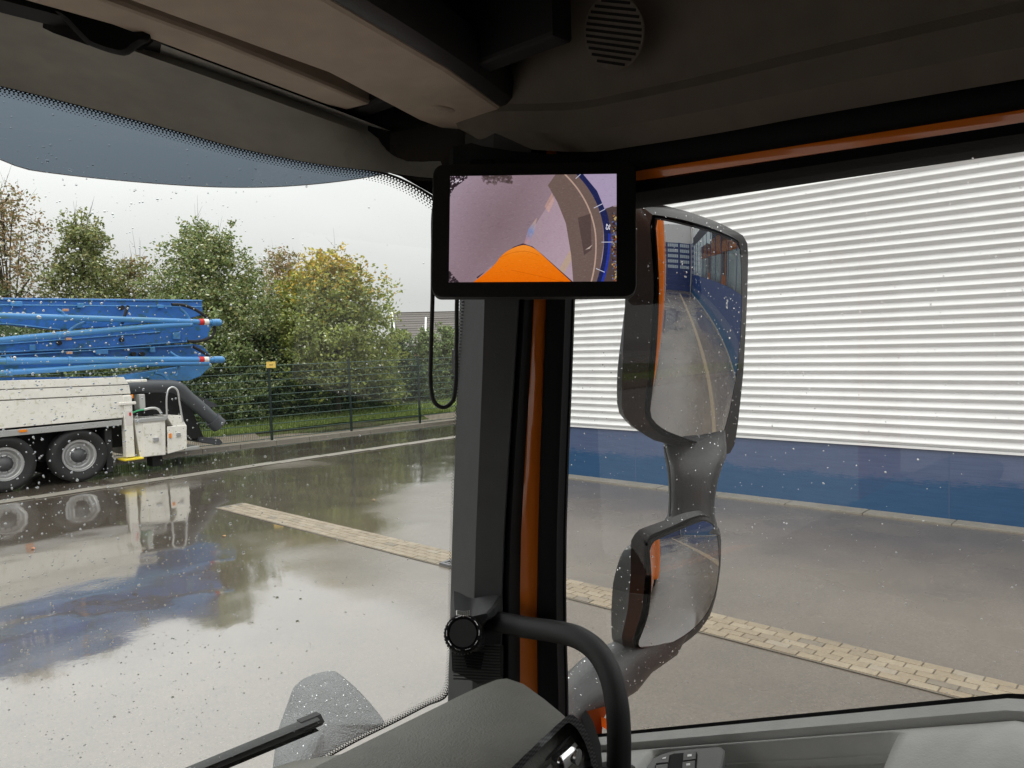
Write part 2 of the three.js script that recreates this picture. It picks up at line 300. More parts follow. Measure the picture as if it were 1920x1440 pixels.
  const ct = new THREE.CanvasTexture(cv); ct.colorSpace = THREE.SRGBColorSpace; ct.magFilter = THREE.LinearFilter;
  const ng = new THREE.PlaneGeometry(1.1, 0.55); ng.rotateY(-Math.PI / 2); ng.translate(WX - 0.022, 1.6, 8.2);
  const nm = new THREE.MeshStandardMaterial({ map: ct, alphaTest: 0.5, roughness: 0.5, side: THREE.DoubleSide }); mesh('number', ng, nm, B); mesh('number', ng.clone().translate(0, 0.1, 18), nm, B);
  // wing that closes the yard behind the truck: overhead doors under corrugated sheet
  const zw = 33;
  { const g = clad(0, 34, 6.1, 8.4, 0); g.rotateY(-Math.PI / 2); g.translate(-22.7, 0, zw); mesh('wing_cladding', boxUV(g), white, B); mesh('wing_wall', box(-22.7, WX - 0.1, 0, 8.4, zw + 0.06, zw + 0.3), core, B); }
  for (let d = 0; d < 7; d++) {
    const a = -22 + d * 4.7, b = a + 4.2;
    for (let s = 0; s < 9; s++) {
      const y = 0.05 + s * 0.67; mesh('door_section', box(a, b, y + 0.006, y + 0.66, zw - 0.03, zw + 0.03, 0.004), blue, B);
      if (s > 3 && d > 2) for (let k = 0; k < 5; k++) mesh('door_light', box(a + 0.15 + k * 0.8, a + 0.82 + k * 0.8, y + 0.14, y + 0.54, zw - 0.036, zw - 0.031, 0.002), std(0.35, 0.4, 0.45, 0.05), B);
    }
    mesh('door_post', box(b + 0.02, b + 0.48, 0.0, 6.1, zw - 0.08, zw + 0.05), blue, B);
  }
  // hall behind the glass
  mesh('hall_floor', box(WX + 0.2, WX + 12, 0.06, 0.12, 3.6, 34), std(0.25, 0.24, 0.23, 0.5), B);
  mesh('hall_wall', box(WX + 12, WX + 12.2, 0, 8.4, -WF + 0.2, 34), std(0.12, 0.12, 0.13, 0.8), B);
  // orange vehicles parked in the hall
  for (let i = 0; i < 3; i++) {
    const t = group('hall_truck'), z = 6.2 + i * 7.2, x = WX + 2.2;
    tag(t, 'orange truck with grey tank parked behind the glass frontage', 'truck', 'trucks in the hall'); t.position.set(x, 0.12, z); t.scale.set(1, 1.55, 1.15);
    mesh('cab', box(-1.0, 1.2, 0.75, 2.9, -2.6, -1.0, 0.15), M.orange, t); { const tg = std(0.09, 0.10, 0.105, 0.03, { ior: 1.52 }); mesh('windscreen', box(-0.85, 1.05, 1.7, 2.6, -2.63, -2.59, 0.01), tg, t); mesh('side_window', box(-1.02, -0.98, 1.7, 2.5, -2.3, -1.3, 0.01), tg, t); }
    mesh('tank', box(-1.1, 1.3, 1.3, 2.6, -0.8, 3.4, 0.3), std(0.55, 0.55, 0.53, 0.4), t); mesh('top_rail', box(-1.12, 1.32, 2.45, 3.2, -0.8, 3.4, 0.05), M.orange, t); mesh('skirt', box(-1.05, 1.25, 0.75, 1.25, -0.8, 3.4, 0.05), M.orange, t);
    for (const zz of [-1.9, 1.2, 2.5]) { const w = new THREE.CylinderGeometry(0.5, 0.5, 0.3, 24); w.rotateZ(Math.PI / 2); w.translate(-0.88, 0.5, zz); mesh('wheel', w, M.rubber, t); }
  }
}

// ───────────────────────── mesh fence ─────────────────────────
{
  const F = group('mesh_fence'); tag(F, 'dark green wire mesh fence on thin posts along the yard edge', 'fence');
  const green = std(0.010, 0.022, 0.019, 0.45), wireM = std(0.035, 0.075, 0.06, 0.3), sp = 2.5, ang = -0.08;
  F.rotation.y = ang;
  const base = onY(510, 826, 0.05); F.position.copy(base).setY(0.05);
  const wire = new THREE.CylinderGeometry(0.011, 0.011, sp - 0.05, 5); wire.rotateZ(Math.PI / 2);
  const vw = []; for (let k = 1; k < 50; k++) vw.push(box(k * 0.05 - 0.003, k * 0.05 + 0.003, 0.05, 2.08, -0.008, -0.003));
  const vg = merge(vw);
  const post = merge([box(-0.03, 0.03, -0.05, 2.14, -0.02, 0.02, 0.004), box(-0.034, 0.034, 2.14, 2.165, -0.024, 0.024, 0.004)]), clip = merge([0.25, 0.75, 1.25, 1.75].map((y) => box(-0.035, 0.035, y, y + 0.04, 0.021, 0.035)));
  for (let i = -6; i < 7; i++) {
    const p = mesh('post', post, green, F); p.position.x = i * sp; const c = mesh('clip', clip, green, p);
    for (let k = 0; k < 11; k++) { const w = mesh('wire', wire, wireM, F); w.position.set((i + 0.5) * sp, 0.06 + k * 0.2, 0.004); }
    const v = stuff(mesh('upright_wires', vg, green, F)); v.position.x = i * sp;
  }
  const s = group('fence_sign'); tag(s, 'small yellow warning sign fixed on top of the fence', 'sign');
  const sc = P(508, 684, base.clone().sub(camera.position).dot(ray(960, 720)) - 0.1); s.position.copy(sc);
  mesh('plate', box(-0.14, 0.14, -0.085, 0.085, -0.004, 0.004, 0.003), std(0.75, 0.52, 0.12, 0.5), s);
  mesh('pictogram', prism([[-0.06, -0.012], [0.06, -0.016], [0.05, 0.012], [-0.055, 0.01]], 0.0045, 0.0065), std(0.28, 0.2, 0.06, 0.5), s);
}

// ───────────────────────── trees and shrubs ─────────────────────────
const leafMat = new THREE.MeshPhysicalMaterial({ color: 0xffffff, vertexColors: true, roughness: 0.85, side: THREE.DoubleSide, transmission: 0.35, thickness: 0 });
const barkMat = std(0.075, 0.06, 0.045, 0.95, { map: blotchTex });
function foliage(r, blobs, n, size, pal, base) {
  const pos = new Float32Array(n * 12), nor = new Float32Array(n * 12), col = new Float32Array(n * 12), idx = new Uint32Array(n * 6);
  const tot = blobs.reduce((a, b) => a + b.w, 0), d = V(0, 0, 0), t = V(0, 0, 0), b2 = V(0, 0, 0), c = V(0, 0, 0);
  for (let i = 0; i < n; i++) {
    let k = r() * tot, bl = blobs[0]; for (const b of blobs) { if ((k -= b.w) <= 0) { bl = b; break; } }
    if (!bl.cl) { bl.cl = []; for (let m = 0; m < 26; m++) { do d.set(r() * 2 - 1, r() * 2 - 1, r() * 2 - 1); while (d.lengthSq() > 1 || d.lengthSq() < 0.02); d.normalize().multiplyScalar(Math.pow(r(), 0.4)); bl.cl.push([d.x, d.y, d.z, 0.10 + 0.18 * r(), 0.8 + 0.4 * r()]); } }
    const cl = bl.cl[Math.floor(r() * 26)], gs = () => (r() + r() + r() - 1.5) * 1.3;
    d.set(cl[0] + gs() * cl[3], cl[1] + gs() * cl[3] * 0.8, cl[2] + gs() * cl[3]); c.set(bl.x + d.x * bl.rx, bl.y + d.y * bl.ry, bl.z + d.z * bl.rz); d.normalize();
    t.set(r() - 0.5, (r() - 0.5) * 0.8, r() - 0.5).normalize(); b2.set(r() - 0.5, r() - 0.5, r() - 0.5).cross(t).normalize();
    const s = size * (0.6 + r() * 0.8), w = s * 0.55, p = pal(r, c).map((q) => q * cl[4]), nn = d.clone().multiplyScalar(0.6).add(t.clone().cross(b2)).normalize(), o = i * 12;
    const q = [[-s, 0], [0, -w], [s, 0], [0, w]];
    for (let j = 0; j < 4; j++) {
      for (let a = 0; a < 3; a++) { pos[o + j * 3 + a] = c.getComponent(a) + t.getComponent(a) * q[j][0] + b2.getComponent(a) * q[j][1]; nor[o + j * 3 + a] = nn.getComponent(a); col[o + j * 3 + a] = p[a]; }
    }
    idx.set([i * 4, i * 4 + 1, i * 4 + 2, i * 4, i * 4 + 2, i * 4 + 3], i * 6);
  }
  const g = new THREE.BufferGeometry(); g.setAttribute('position', new THREE.BufferAttribute(pos, 3)); g.setAttribute('normal', new THREE.BufferAttribute(nor, 3)); g.setAttribute('color', new THREE.BufferAttribute(col, 3)); g.setIndex(new THREE.BufferAttribute(idx, 1));
  return g;
}
function plant(name, label, category, grp, { x, z, y = 0, h, w, low = 0.2, n, size, pal, seed, blobsN = 26, pointy = 0.5, twigs = 14, bare = 0 }) {
  const T = group(name); tag(T, label, category, grp); T.position.set(x, y, z);
  const r = rng(seed), blobs = [], limbs = [], trunkTop = h * (0.45 + 0.2 * low);
  for (let i = 0; i < blobsN; i++) {
    const t = Math.pow(i / (blobsN - 1), 0.9), yy = h * (low + (0.93 - low) * t), env = (1 - Math.pow(t, 1 + 2 * pointy)) * 0.85 + 0.12, a = i * 2.4 + r(), rr = Math.sqrt(r()) * env * w * 0.36;
    const s = w * (0.13 + 0.10 * r()) * (0.55 + 0.6 * env);
    blobs.push({ x: Math.cos(a) * rr, y: yy, z: Math.sin(a) * rr * 0.9, rx: s, ry: s * (0.7 + 0.5 * r()), rz: s, w: s * s });
  }
  const lp = V(0, 0, 0), k = Math.max(0.035, h * 0.016);
  const top = V((r() - 0.5) * 0.3, trunkTop, (r() - 0.5) * 0.3);
  mesh('trunk', rod(lp, top, k * 1.3, k * 0.7, 9), barkMat, T);
  for (let i = 0; i < twigs; i++) { const b = blobs[Math.floor(r() * blobs.length)], s = V(0, 0, 0).lerp(top, 0.35 + 0.65 * r()), e = V(b.x, b.y, b.z), m = s.clone().lerp(e, 0.5).add(V(0, 0.12 * h * r(), 0)); limbs.push(tube([s, m, e, e.clone().add(V((r() - 0.5) * b.rx, b.ry * 0.4 * r(), (r() - 0.5) * b.rx))], k * (0.12 + 0.14 * r()), 8, 5)); }
  for (let i = 0; i < bare; i++) { const b = blobs[blobs.length - 1 - Math.floor(r() * blobs.length * 0.5)], s = V(b.x, b.y, b.z), e = s.clone().add(V((r() - 0.5) * 1.0, 0.6 + 0.9 * r(), (r() - 0.5) * 1.0)); limbs.push(rod(s, e, 0.008, 0.002, 4)); const e2 = s.clone().lerp(e, 0.5); limbs.push(rod(e2, e2.clone().add(V((r() - 0.5) * 0.5, 0.3 * r() + 0.1, (r() - 0.5) * 0.5)), 0.005, 0.002, 4)); }
  mesh('branches', limbs, barkMat, T);
  mesh('crown', foliage(r, blobs, n, size, pal), leafMat, T);
  return T;
}
const mixc = (list, jitter = 0.35) => (r) => { const c = list[Math.floor(r() * list.length)], k = 2.05 * (1 - jitter / 2 + jitter * r()); return [c[0] * k, c[1] * k, c[2] * k]; };
const at2 = (u, f) => { const p = onZ(u, 720, -f); return { x: p.x, z: -f }; };
const olive = [[0.10, 0.12, 0.035], [0.13, 0.14, 0.045], [0.075, 0.095, 0.03], [0.15, 0.14, 0.05]], deep = [[0.035, 0.06, 0.02], [0.05, 0.08, 0.026], [0.028, 0.045, 0.018], [0.07, 0.10, 0.03]];
const mid = [[0.075, 0.11, 0.03], [0.10, 0.13, 0.04], [0.055, 0.085, 0.025], [0.12, 0.14, 0.05]], russet = [[0.16, 0.10, 0.05], [0.12, 0.10, 0.04], [0.19, 0.13, 0.07], [0.11, 0.12, 0.045]];
const yellowing = (r, c) => { const t = sst(3.8, 5.9, c.y + (r() - 0.5) * 1.6); const a = r() < t ? [[0.36, 0.28, 0.025], [0.27, 0.25, 0.03], [0.42, 0.26, 0.02]][Math.floor(r() * 3)] : [[0.17, 0.21, 0.035], [0.22, 0.24, 0.045], [0.13, 0.17, 0.03]][Math.floor(r() * 3)]; const k = 1.3 * (0.8 + 0.4 * r()); return a.map((v) => v * k); };
plant('autumn_tree', 'round tree turning yellow at its top behind the fence', 'tree', null, { ...at2(632, 23.6), y: 0.1, h: 5.75, w: 6.6, low: 0.24, n: 45125, size: 0.066, pal: yellowing, seed: 201, blobsN: 46, pointy: 0.55, bare: 22 });
plant('broadleaf_tree', 'broad green tree with a ragged two pointed top behind the boom tip', 'tree', null, { ...at2(395, 26), y: 0.3, h: 6.75, w: 7.2, low: 0.10, n: 57000, size: 0.058, pal: mixc([...mid, ...olive]), seed: 203, blobsN: 52, pointy: 0.35, bare: 12 });
plant('slender_tree', 'loose olive tree tapering to a tall narrow tip above the boom', 'tree', null, { ...at2(172, 28), y: 0.4, h: 7.0, w: 5.6, low: 0.15, n: 26125, size: 0.058, pal: mixc(olive), seed: 207, blobsN: 40, pointy: 0.0, twigs: 24, bare: 16 });
plant('sparse_tree', 'thin russet tree with few leaves beside the slender olive tree', 'tree', null, { ...at2(28, 29), y: 0.4, h: 7.9, w: 6.0, low: 0.2, n: 9975, size: 0.055, pal: mixc(russet), seed: 211, blobsN: 34, pointy: 0.2, twigs: 34, bare: 26 });
plant('brown_tree', 'brownish tree half hidden behind the yellowing tree', 'tree', null, { ...at2(545, 30), y: 0.5, h: 6.4, w: 5.8, low: 0.15, n: 16625, size: 0.063, pal: mixc(russet), seed: 213, blobsN: 34, pointy: 0.7, bare: 14 });
plant('leaning_tree', 'olive tree filling the gap between the slender and the broad tree', 'tree', null, { ...at2(262, 29), y: 0.5, h: 5.6, w: 6.0, low: 0.1, n: 15437, size: 0.058, pal: mixc([...olive, ...russet]), seed: 217, blobsN: 30, pointy: 0.4, twigs: 26, bare: 18 });
plant('young_tree', 'green tree joining the broad tree and the yellowing tree', 'tree', null, { ...at2(470, 28), y: 0.4, h: 5.2, w: 5.2, low: 0.08, n: 16000, size: 0.058, pal: mixc([...mid, ...olive]), seed: 223, blobsN: 34, pointy: 0.6, bare: 8 });
plant('far_tree', 'dull green tree behind the pump truck beyond the sparse russet tree', 'tree', null, { ...at2(-130, 29), y: 0.5, h: 6.8, w: 7, low: 0.1, n: 16625, size: 0.066, pal: mixc(mid), seed: 219, blobsN: 34, pointy: 0.5 });
{
  const shr = [[40, 25.6, 3.2, 4.2, deep], [175, 25.4, 2.9, 3.6, mid], [300, 25.0, 3.0, 3.4, deep], [420, 24.8, 2.9, 3.2, mid], [505, 25.2, 3.3, 3.0, deep], [570, 25.0, 2.6, 2.6, deep], [640, 25.4, 2.5, 2.8, deep], [705, 25.0, 2.4, 2.2, mid], [750, 25.6, 3.0, 3.4, deep], [800, 25.4, 3.0, 3.2, mid], [838, 25.2, 3.2, 3.2, mid], [880, 25.2, 3.1, 3.2, deep], [930, 25.4, 3.3, 3.4, mid]];
  shr.forEach(([u, f, h, w, c], i) => plant('shrub', i > 7 ? 'clipped evergreen shrub in the hedge before the tiled roofs' : 'dense leafy shrub growing low behind the wire fence', 'shrub', i > 7 ? 'hedge before the houses' : 'shrubs behind the fence', { ...at2(u, f - 0.7), y: 0.1, h: h + 0.2, w, low: 0.03, n: 12350, size: 0.058, pal: mixc(c), seed: 300 + i, blobsN: 26, pointy: i > 7 ? 0.1 : 0.8, twigs: 6 }));
}
// ───────────────────────── houses beyond the hedge ─────────────────────────
{
  const tile = [0, 1, 2].map((i) => std(0.085 + i * 0.012, 0.075 + i * 0.01, 0.068 + i * 0.01, 0.7)), brick = std(0.22, 0.12, 0.085, 0.8), wht = std(0.75, 0.75, 0.74, 0.6);
  const house = (label, x, z, w, d, eave, ridge, turn) => {
    const H = group('house'); tag(H, label, 'house', undefined); H.position.set(x, 0.4, z); H.rotation.y = turn;
    mesh('wall', box(-w / 2, w / 2, 0, eave, -d / 2, d / 2), brick, H);
    for (const s of [-1, 1]) {
      const R = group('roof', H), n = 14, run = d / 2 + 0.35, rise = ridge - eave;
      for (let k = 0; k < n; k++) { const a = k / n, b = (k + 1.25) / n, y0 = eave - 0.25 + (rise + 0.25) * a, y1 = eave - 0.25 + (rise + 0.25) * Math.min(b, 1.02); const g = loft([-w / 2 - 0.3, w / 2 + 0.3].map((xx) => [V(xx, y0 + 0.07, s * run * (1 - a)), V(xx, y1 + 0.02, s * run * (1 - Math.min(b, 1.02))), V(xx, y1 - 0.03, s * run * (1 - Math.min(b, 1.02))), V(xx, y0, s * run * (1 - a))]), { crease: 0.3 }); mesh('tile_course', g, tile[k % 3], R); }
    }
    mesh('gable_trim', [...[-1, 1].map((s) => rod(V(-w / 2 - 0.34, eave - 0.15, s * (d / 2 + 0.35)), V(-w / 2 - 0.34, ridge + 0.1, 0), 0.07))], wht, H);
    mesh('chimney', box(w * 0.1, w * 0.1 + 0.6, ridge - 0.5, ridge + 0.55, -0.3, 0.3, 0.02), brick, H);
    mesh('window', box(-0.6, 0.6, 0.9, 2.1, d / 2, d / 2 + 0.05), std(0.05, 0.06, 0.07, 0.1), H);
  };
  let a = at2(772, 47); house('brown tiled house roof with brick chimney beside the yellowing tree', a.x + 4.5, a.z, 9, 8, 2.4, 4.9, -0.62);
  a = at2(868, 40); house('grey tiled house roof edged in white above the hedge', a.x + 1.8, a.z, 7, 7, 2.0, 4.1, -0.75);
}

// ───────────────────────── concrete pump truck ─────────────────────────
{
  const T = group('pump_truck'); tag(T, 'white concrete pump truck with folded blue boom parked by the fence', 'truck');
  const Z0 = -16.7, ZP = -17.35, ZB = -17.9, q = (z) => (u, v) => { const p = onZ(u, v, z); return [p.x, p.y]; }, S = q(Z0), PP = q(ZP), BB = q(ZB);
  const dirtT = dataTex(512, 512, (x, y) => { const sp = sst(0.66, 0.74, fbm(x, y, 50, 3, 134)), a = (0.95 + 0.08 * (fbm(x, y, 6, 5, 131) - 0.5) + 0.05 * (fbm(x, y, 40, 3, 132) - 0.5)) * (1 - 0.08 * sp); return [a, a * 0.99, a * (0.975 - 0.06 * sp)]; }, true, 0.4);
  const white = std(0.82, 0.815, 0.79, 0.32, { map: dirtT }), alu = std(0.55, 0.55, 0.54, 0.35, { metalness: 0.7 }), gry = std(0.055, 0.06, 0.068, 0.5), tyre = std(0.016, 0.016, 0.017, 0.85), dark = std(0.012, 0.012, 0.013, 0.8);
  const blueT = dataTex(512, 512, (x, y) => { const a = 0.92 + 0.16 * (fbm(x, y, 8, 5, 141) - 0.5), s = sst(0.62, 0.70, fbm(x, y, 40, 4, 143)), d = sst(0.58, 0.75, fbm(x, y, 14, 4, 147)) * 0.25; return [a * (0.86 + 0.14 * s), a * (0.95 - 0.3 * d), a * (0.97 - 0.2 * s - d)]; }, true, 0.7);
  const blue = std(0.040, 0.175, 0.56, 0.38, { map: blueT }), blueL = std(0.10, 0.30, 0.66, 0.34, { map: blueT }), red = std(0.55, 0.02, 0.02, 0.4), yel = std(0.75, 0.58, 0.04, 0.45), amber = std(0.75, 0.22, 0.01, 0.3), steel = std(0.6, 0.6, 0.6, 0.3, { metalness: 0.8 });
  // linear continuation of an edge beyond the picture
  const ext = (a, b, u) => [u, a[1] + (b[1] - a[1]) * (u - a[0]) / (b[0] - a[0])];
  const panel = (tl, tr, br, bl, name, mat, z0 = Z0 - 0.06, z1 = Z0, L = -420) => { const t = ext(tl, tr, L), b = ext(bl, br, L); return mesh(name, prism([S(...b), S(...br), S(...tr), S(...t)], z0, z1, 0.006), mat, T); };
  panel([0, 714], [232, 707], [241, 720], [0, 730], 'side_panel', white);
  panel([0, 732], [242, 722], [245, 738], [0, 750], 'side_panel', white);
  panel([0, 752.5], [245, 740], [231, 783], [0, 804], 'side_panel', white);
  mesh('deck', prism([S(...ext([0, 716], [232, 709], -420)), S(232, 709), S(231, 783), S(...ext([0, 804], [231, 783], -420))].reverse(), -19.15, Z0 - 0.075), white, T);
  panel([0, 808], [229, 787], [229, 797], [0, 820], 'side_rail', alu, Z0 - 0.12, Z0 - 0.005);
  { const a = S(43, 807.5), m = mesh('side_marker', box(a[0] - 0.065, a[0] + 0.065, a[1] - 0.03, a[1] + 0.02, Z0 - 0.004, Z0 + 0.02, 0.006), amber, T); }
  // support leg
  const l0 = S(238, 742), l1 = S(243, 857);
  mesh('support_leg', box(l0[0] - 0.085, l0[0] + 0.085, l1[1], l0[1], Z0 - 0.16, Z0 + 0.03, 0.012), white, T);
  mesh('leg_bracket', box(l0[0] - 0.17, l0[0] + 0.16, l0[1] - 0.19, l0[1] - 0.13, Z0 - 0.1, Z0 + 0.05, 0.012), white, T);
  mesh('foot_plate', box(l0[0] - 0.17, l0[0] + 0.22, l1[1] - 0.06, l1[1] - 0.02, Z0 - 0.25, Z0 + 0.14, 0.012), yel, T);
  mesh('reflector', box(l0[0] + 0.09, l0[0] + 0.12, l0[1] - 0.06, l0[1] + 0.02, Z0 - 0.05, Z0 + 0.02, 0.004), amber, T);
  mesh('warning_label', box(l0[0] - 0.06, l0[0] + 0.06, l0[1] - 0.62, l0[1] - 0.32, Z0 + 0.031, Z0 + 0.034), std(0.62, 0.58, 0.56, 0.5), T);
  mesh('warning_mark', box(l0[0] + 0.01, l0[0] + 0.05, l0[1] - 0.42, l0[1] - 0.35, Z0 + 0.035, Z0 + 0.037), red, T);
  // rear tool boxes
  const cab = (a, b, c, d, name, mat = white, z0 = Z0 - 0.65, z1 = Z0) => mesh(name, prism([S(...d), S(...c), S(...b), S(...a)], z0, z1, 0.01), mat, T);
  cab([252, 787], [311, 782], [312, 853], [264, 858], 'tool_box', white, -18.9, Z0 - 0.03);
  const dr = cab([268, 795], [301, 792], [303, 853], [270, 857], 'tool_box_door', white, Z0 - 0.04, Z0 - 0.012);
  cab([252, 786], [311, 781], [311, 788], [252, 793], 'box_edge', alu, Z0 - 0.04, Z0 + 0.006);
  cab([313, 780], [340, 779], [351, 799], [351, 840], 'rear_box', white, -18.9, Z0 - 0.02); 
  cab([314, 800], [350, 797], [351, 841], [315, 851], 'rear_box_side', white, Z0 - 0.03, Z0 - 0.004);
  for (const [u, v, w, h] of [[292, 824, 0.06, 0.045], [334, 815, 0.045, 0.045]]) { const a = S(u, v); mesh('latch', box(a[0] - w, a[0] + w, a[1] - h, a[1] + h, Z0 - 0.012, Z0 + 0.022, 0.008), steel, T); }
  { const a = S(319, 817); mesh('side_marker', box(a[0] - 0.025, a[0] + 0.025, a[1] - 0.05, a[1] + 0.05, Z0 - 0.01, Z0 + 0.02, 0.006), amber, T); }
  { const a = S(348, 842), b = S(375, 839); mesh('step_bar', box(a[0], b[0], b[1] - 0.03, b[1] + 0.035, Z0 - 1.6, Z0 - 0.02, 0.008), alu, T); }
  { const a = S(304, 865); mesh('mud_flap', box(a[0] - 0.12, a[0] + 0.1, a[1] - 0.12, a[1] + 0.16, Z0 - 0.5, Z0 - 0.2, 0.01), dark, T); }
  { const a = S(207, 848); mesh('mud_flap', box(a[0] - 0.05, a[0] + 0.08, a[1] - 0.42, a[1] + 0.45, Z0 - 0.6, Z0 - 0.1, 0.01), tyre, T); }
  mesh('hand_rail', tube([[314, 783], [314, 742], [318, 729], [325, 726], [333, 731], [338, 757], [344, 791]].map(([u, v]) => { const a = S(u, v); return V(a[0], a[1], Z0 - 0.03); }), 0.021, 60, 8), steel, T);
  // hopper pipes
  const pt = (z) => ([u, v]) => onZ(u, v, z);
  mesh('hopper_pipe', [tube([[228, 726], [300, 724], [332, 727], [352, 745], [385, 773], [409, 796]].map(pt(-17.1)), 0.145, 60, 14), rod(onZ(398, 786, -17.1), onZ(411, 798, -17.1), 0.185, 0.185, 16)], gry, T);
  mesh('hopper_chute', [loft([-18.2, -18.7].map((z) => [[345, 742], [368, 742], [402, 757], [403, 762], [388, 764], [345, 758]].map(([u, v]) => { const p = onZ(u, v, -18.3); return V(p.x, p.y, z); })), { crease: 0.4 })], gry, T);
  mesh('hopper', loft([-17.4, -18.8].map((z) => [[262, 735], [338, 733], [362, 790], [375, 820], [352, 822], [300, 790], [262, 780]].map(([u, v]) => { const p = onZ(u, v, -17.6); return V(p.x, p.y, z); })), { crease: 0.4 }), dark, T);
  mesh('hopper_lip', loft([-17.3, -18.7].map((z) => [[368, 818], [404, 822], [410, 829], [404, 834], [366, 826]].map(([u, v]) => { const p = onZ(u, v, -17.5); return V(p.x, p.y, z); })), { crease: 0.4 }), gry, T);
  { const a = S(268, 740), b = S(281, 770); mesh('valve_box', box(a[0], b[0], b[1], a[1], Z0 - 0.5, Z0 - 0.2, 0.02), std(0.42, 0.42, 0.41, 0.5), T); }
  mesh('green_hose', tube([[246, 775], [258, 770], [270, 768]].map(pt(-16.85)), 0.018, 12, 6), std(0.05, 0.42, 0.18, 0.5), T);
  mesh('grey_hose', tube([[270, 768], [285, 765], [296, 767], [303, 776]].map(pt(-16.9)), 0.028, 16, 6), alu, T);
  { const a = S(262, 718); mesh('white_cover', box(a[0] - 0.15, a[0] + 0.28, a[1] - 0.02, a[1] + 0.06, -18.3, -17.0, 0.02), white, T); }
  // chassis and wheels
  const w1 = S(152, 863), w2 = S(12, 877), gap = w1[0] - w2[0], floor = 0.0;
  mesh('chassis', box(-6, w1[0] + 1.4, 0.55, 1.05, -18.9, -17.3), dark, T);
  mesh('wheel_arch', box(-0.5, w1[0] + 0.75, 1.06, 1.16, -18.9, Z0 - 0.15), dark, T);
  const wheel = (x, z, s) => {
    const Wg = group('wheel', T), R = 0.53, r = 0.315; Wg.position.set(x, R, z);
    const prof = [[r, 0.02], [r + 0.02, 0.06], [r + 0.12, 0.10], [R - 0.05, 0.09], [R - 0.01, 0.06], [R, 0.0], [R, -0.2], [R - 0.03, -0.26], [r, -0.26]].map(([a, b]) => new THREE.Vector2(a, b));
    const tg = new THREE.LatheGeometry(prof, 40); tg.rotateX(Math.PI / 2); mesh('tyre', tg, tyre, Wg);
    const rim = new THREE.LatheGeometry([[r + 0.004, 0.05], [r + 0.004, 0.025], [r - 0.03, 0.045], [r - 0.045, 0.03], [r - 0.06, -0.03], [r - 0.075, -0.06], [0.19, -0.07], [0.18, -0.02], [0.13, 0.0]].map(([a, b]) => new THREE.Vector2(a, b)), 40); rim.rotateX(Math.PI / 2); mesh('rim', rim, std(0.5, 0.5, 0.5, 0.35, { metalness: 0.7 }), Wg);
    const hub = new THREE.LatheGeometry([[0.15, -0.02], [0.145, 0.02], [0.1, 0.035], [0.09, 0.075], [0.0, 0.085]].map(([a, b]) => new THREE.Vector2(a, b)), 24); hub.rotateX(Math.PI / 2); mesh('hub', hub, std(0.06, 0.06, 0.065, 0.5), Wg);
    for (let k = 0; k < 10; k++) { const a = k * Math.PI / 5, b = new THREE.CylinderGeometry(0.014, 0.014, 0.05, 6); b.rotateX(Math.PI / 2); b.translate(Math.cos(a) * 0.165, Math.sin(a) * 0.165, 0.02); mesh('wheel_nut', b, std(0.2, 0.2, 0.2, 0.4), Wg); }
    if (s < 0) Wg.rotation.y = Math.PI;
  };
  for (const x of [w1[0], w2[0], w2[0] - 4.2, w2[0] - 5.9]) { wheel(x, Z0 - 0.12, 1); wheel(x, -18.95, -1); }
  // driving cab outside the picture
  mesh('cab', box(-6.4, -4.1, 0.7, 3.1, -19.15, Z0 - 0.02, 0.12), white, T); mesh('cab_window', box(-5.9, -4.6, 1.85, 2.75, Z0 - 0.03, Z0 + 0.0, 0.01), std(0.09, 0.10, 0.105, 0.03, { ior: 1.52 }), T);
  // boom: box sections and the pipes along them
  const beam = (pts, mat, z0, z1, name = 'boom_section') => mesh(name, prism(pts.map((p) => BB(...p)), z0, z1, 0.02), mat, T);
  beam([[-420, 590], [0, 606], [113, 618], [225, 612], [360, 596], [381, 590], [379, 562], [0, 558], [-420, 552]], blue, ZB - 0.5, ZB);
  beam([[-420, 559.5], [379, 565.5], [379, 562.6], [-420, 555.5]], blueL, ZB + 0.001, ZB + 0.03, 'boom_flange');
  beam([[-420, 700], [0, 663], [200, 654], [370, 641], [388, 632], [396, 610], [383, 604], [330, 610], [120, 628], [0, 641], [-420, 670]], blue, ZB - 0.45, ZB + 0.05);
  beam([[-420, 712], [0, 705], [150, 690], [375, 681], [397, 668], [382, 648], [360, 644], [0, 664], [-420, 690]], blue, ZB - 0.5, ZB - 0.03);
  beam([[214, 706], [250, 716], [350, 714], [372, 706], [395, 684], [380, 680], [300, 692]], blueL, ZB - 0.4, ZB + 0.1);
  beam([[-420, 740], [0, 716], [240, 712], [230, 706], [0, 708], [-420, 716]], blue, ZB - 0.5, ZB - 0.02);
  for (const l of [[[-420, 603], [0, 606.5], [113, 618]], [[0, 660.5], [200, 651.5], [370, 638.5]], [[0, 645.5], [130, 636], [300, 622]], [[0, 667], [200, 655.5], [360, 647]], [[0, 572], [200, 573.5], [378, 575]], [[0, 703], [150, 688.5], [370, 679.5]]]) mesh('boom_flange', tube(l.map(([u, v]) => onZ(u, v, ZB + 0.06)), 0.014, 20, 6), blueL, T);
  for (const [u, v, w, h] of [[190, 660, 0.12, 0.05], [285, 656, 0.05, 0.06], [60, 652, 0.05, 0.06], [330, 630, 0.08, 0.08], [300, 575, 0.06, 0.04], [150, 573, 0.06, 0.05], [30, 570, 0.1, 0.05]]) { const p = onZ(u, v, ZB + 0.05); mesh('boom_lug', box(p.x - w, p.x + w, p.y - h, p.y + h, p.z - 0.02, p.z + 0.06, 0.012), blueL, T); }
  const pipe = (pts, r, name = 'delivery_pipe') => mesh(name, tube(pts.map(([u, v]) => onZ(u, v, ZP)), r, 60, 12), blueL, T);
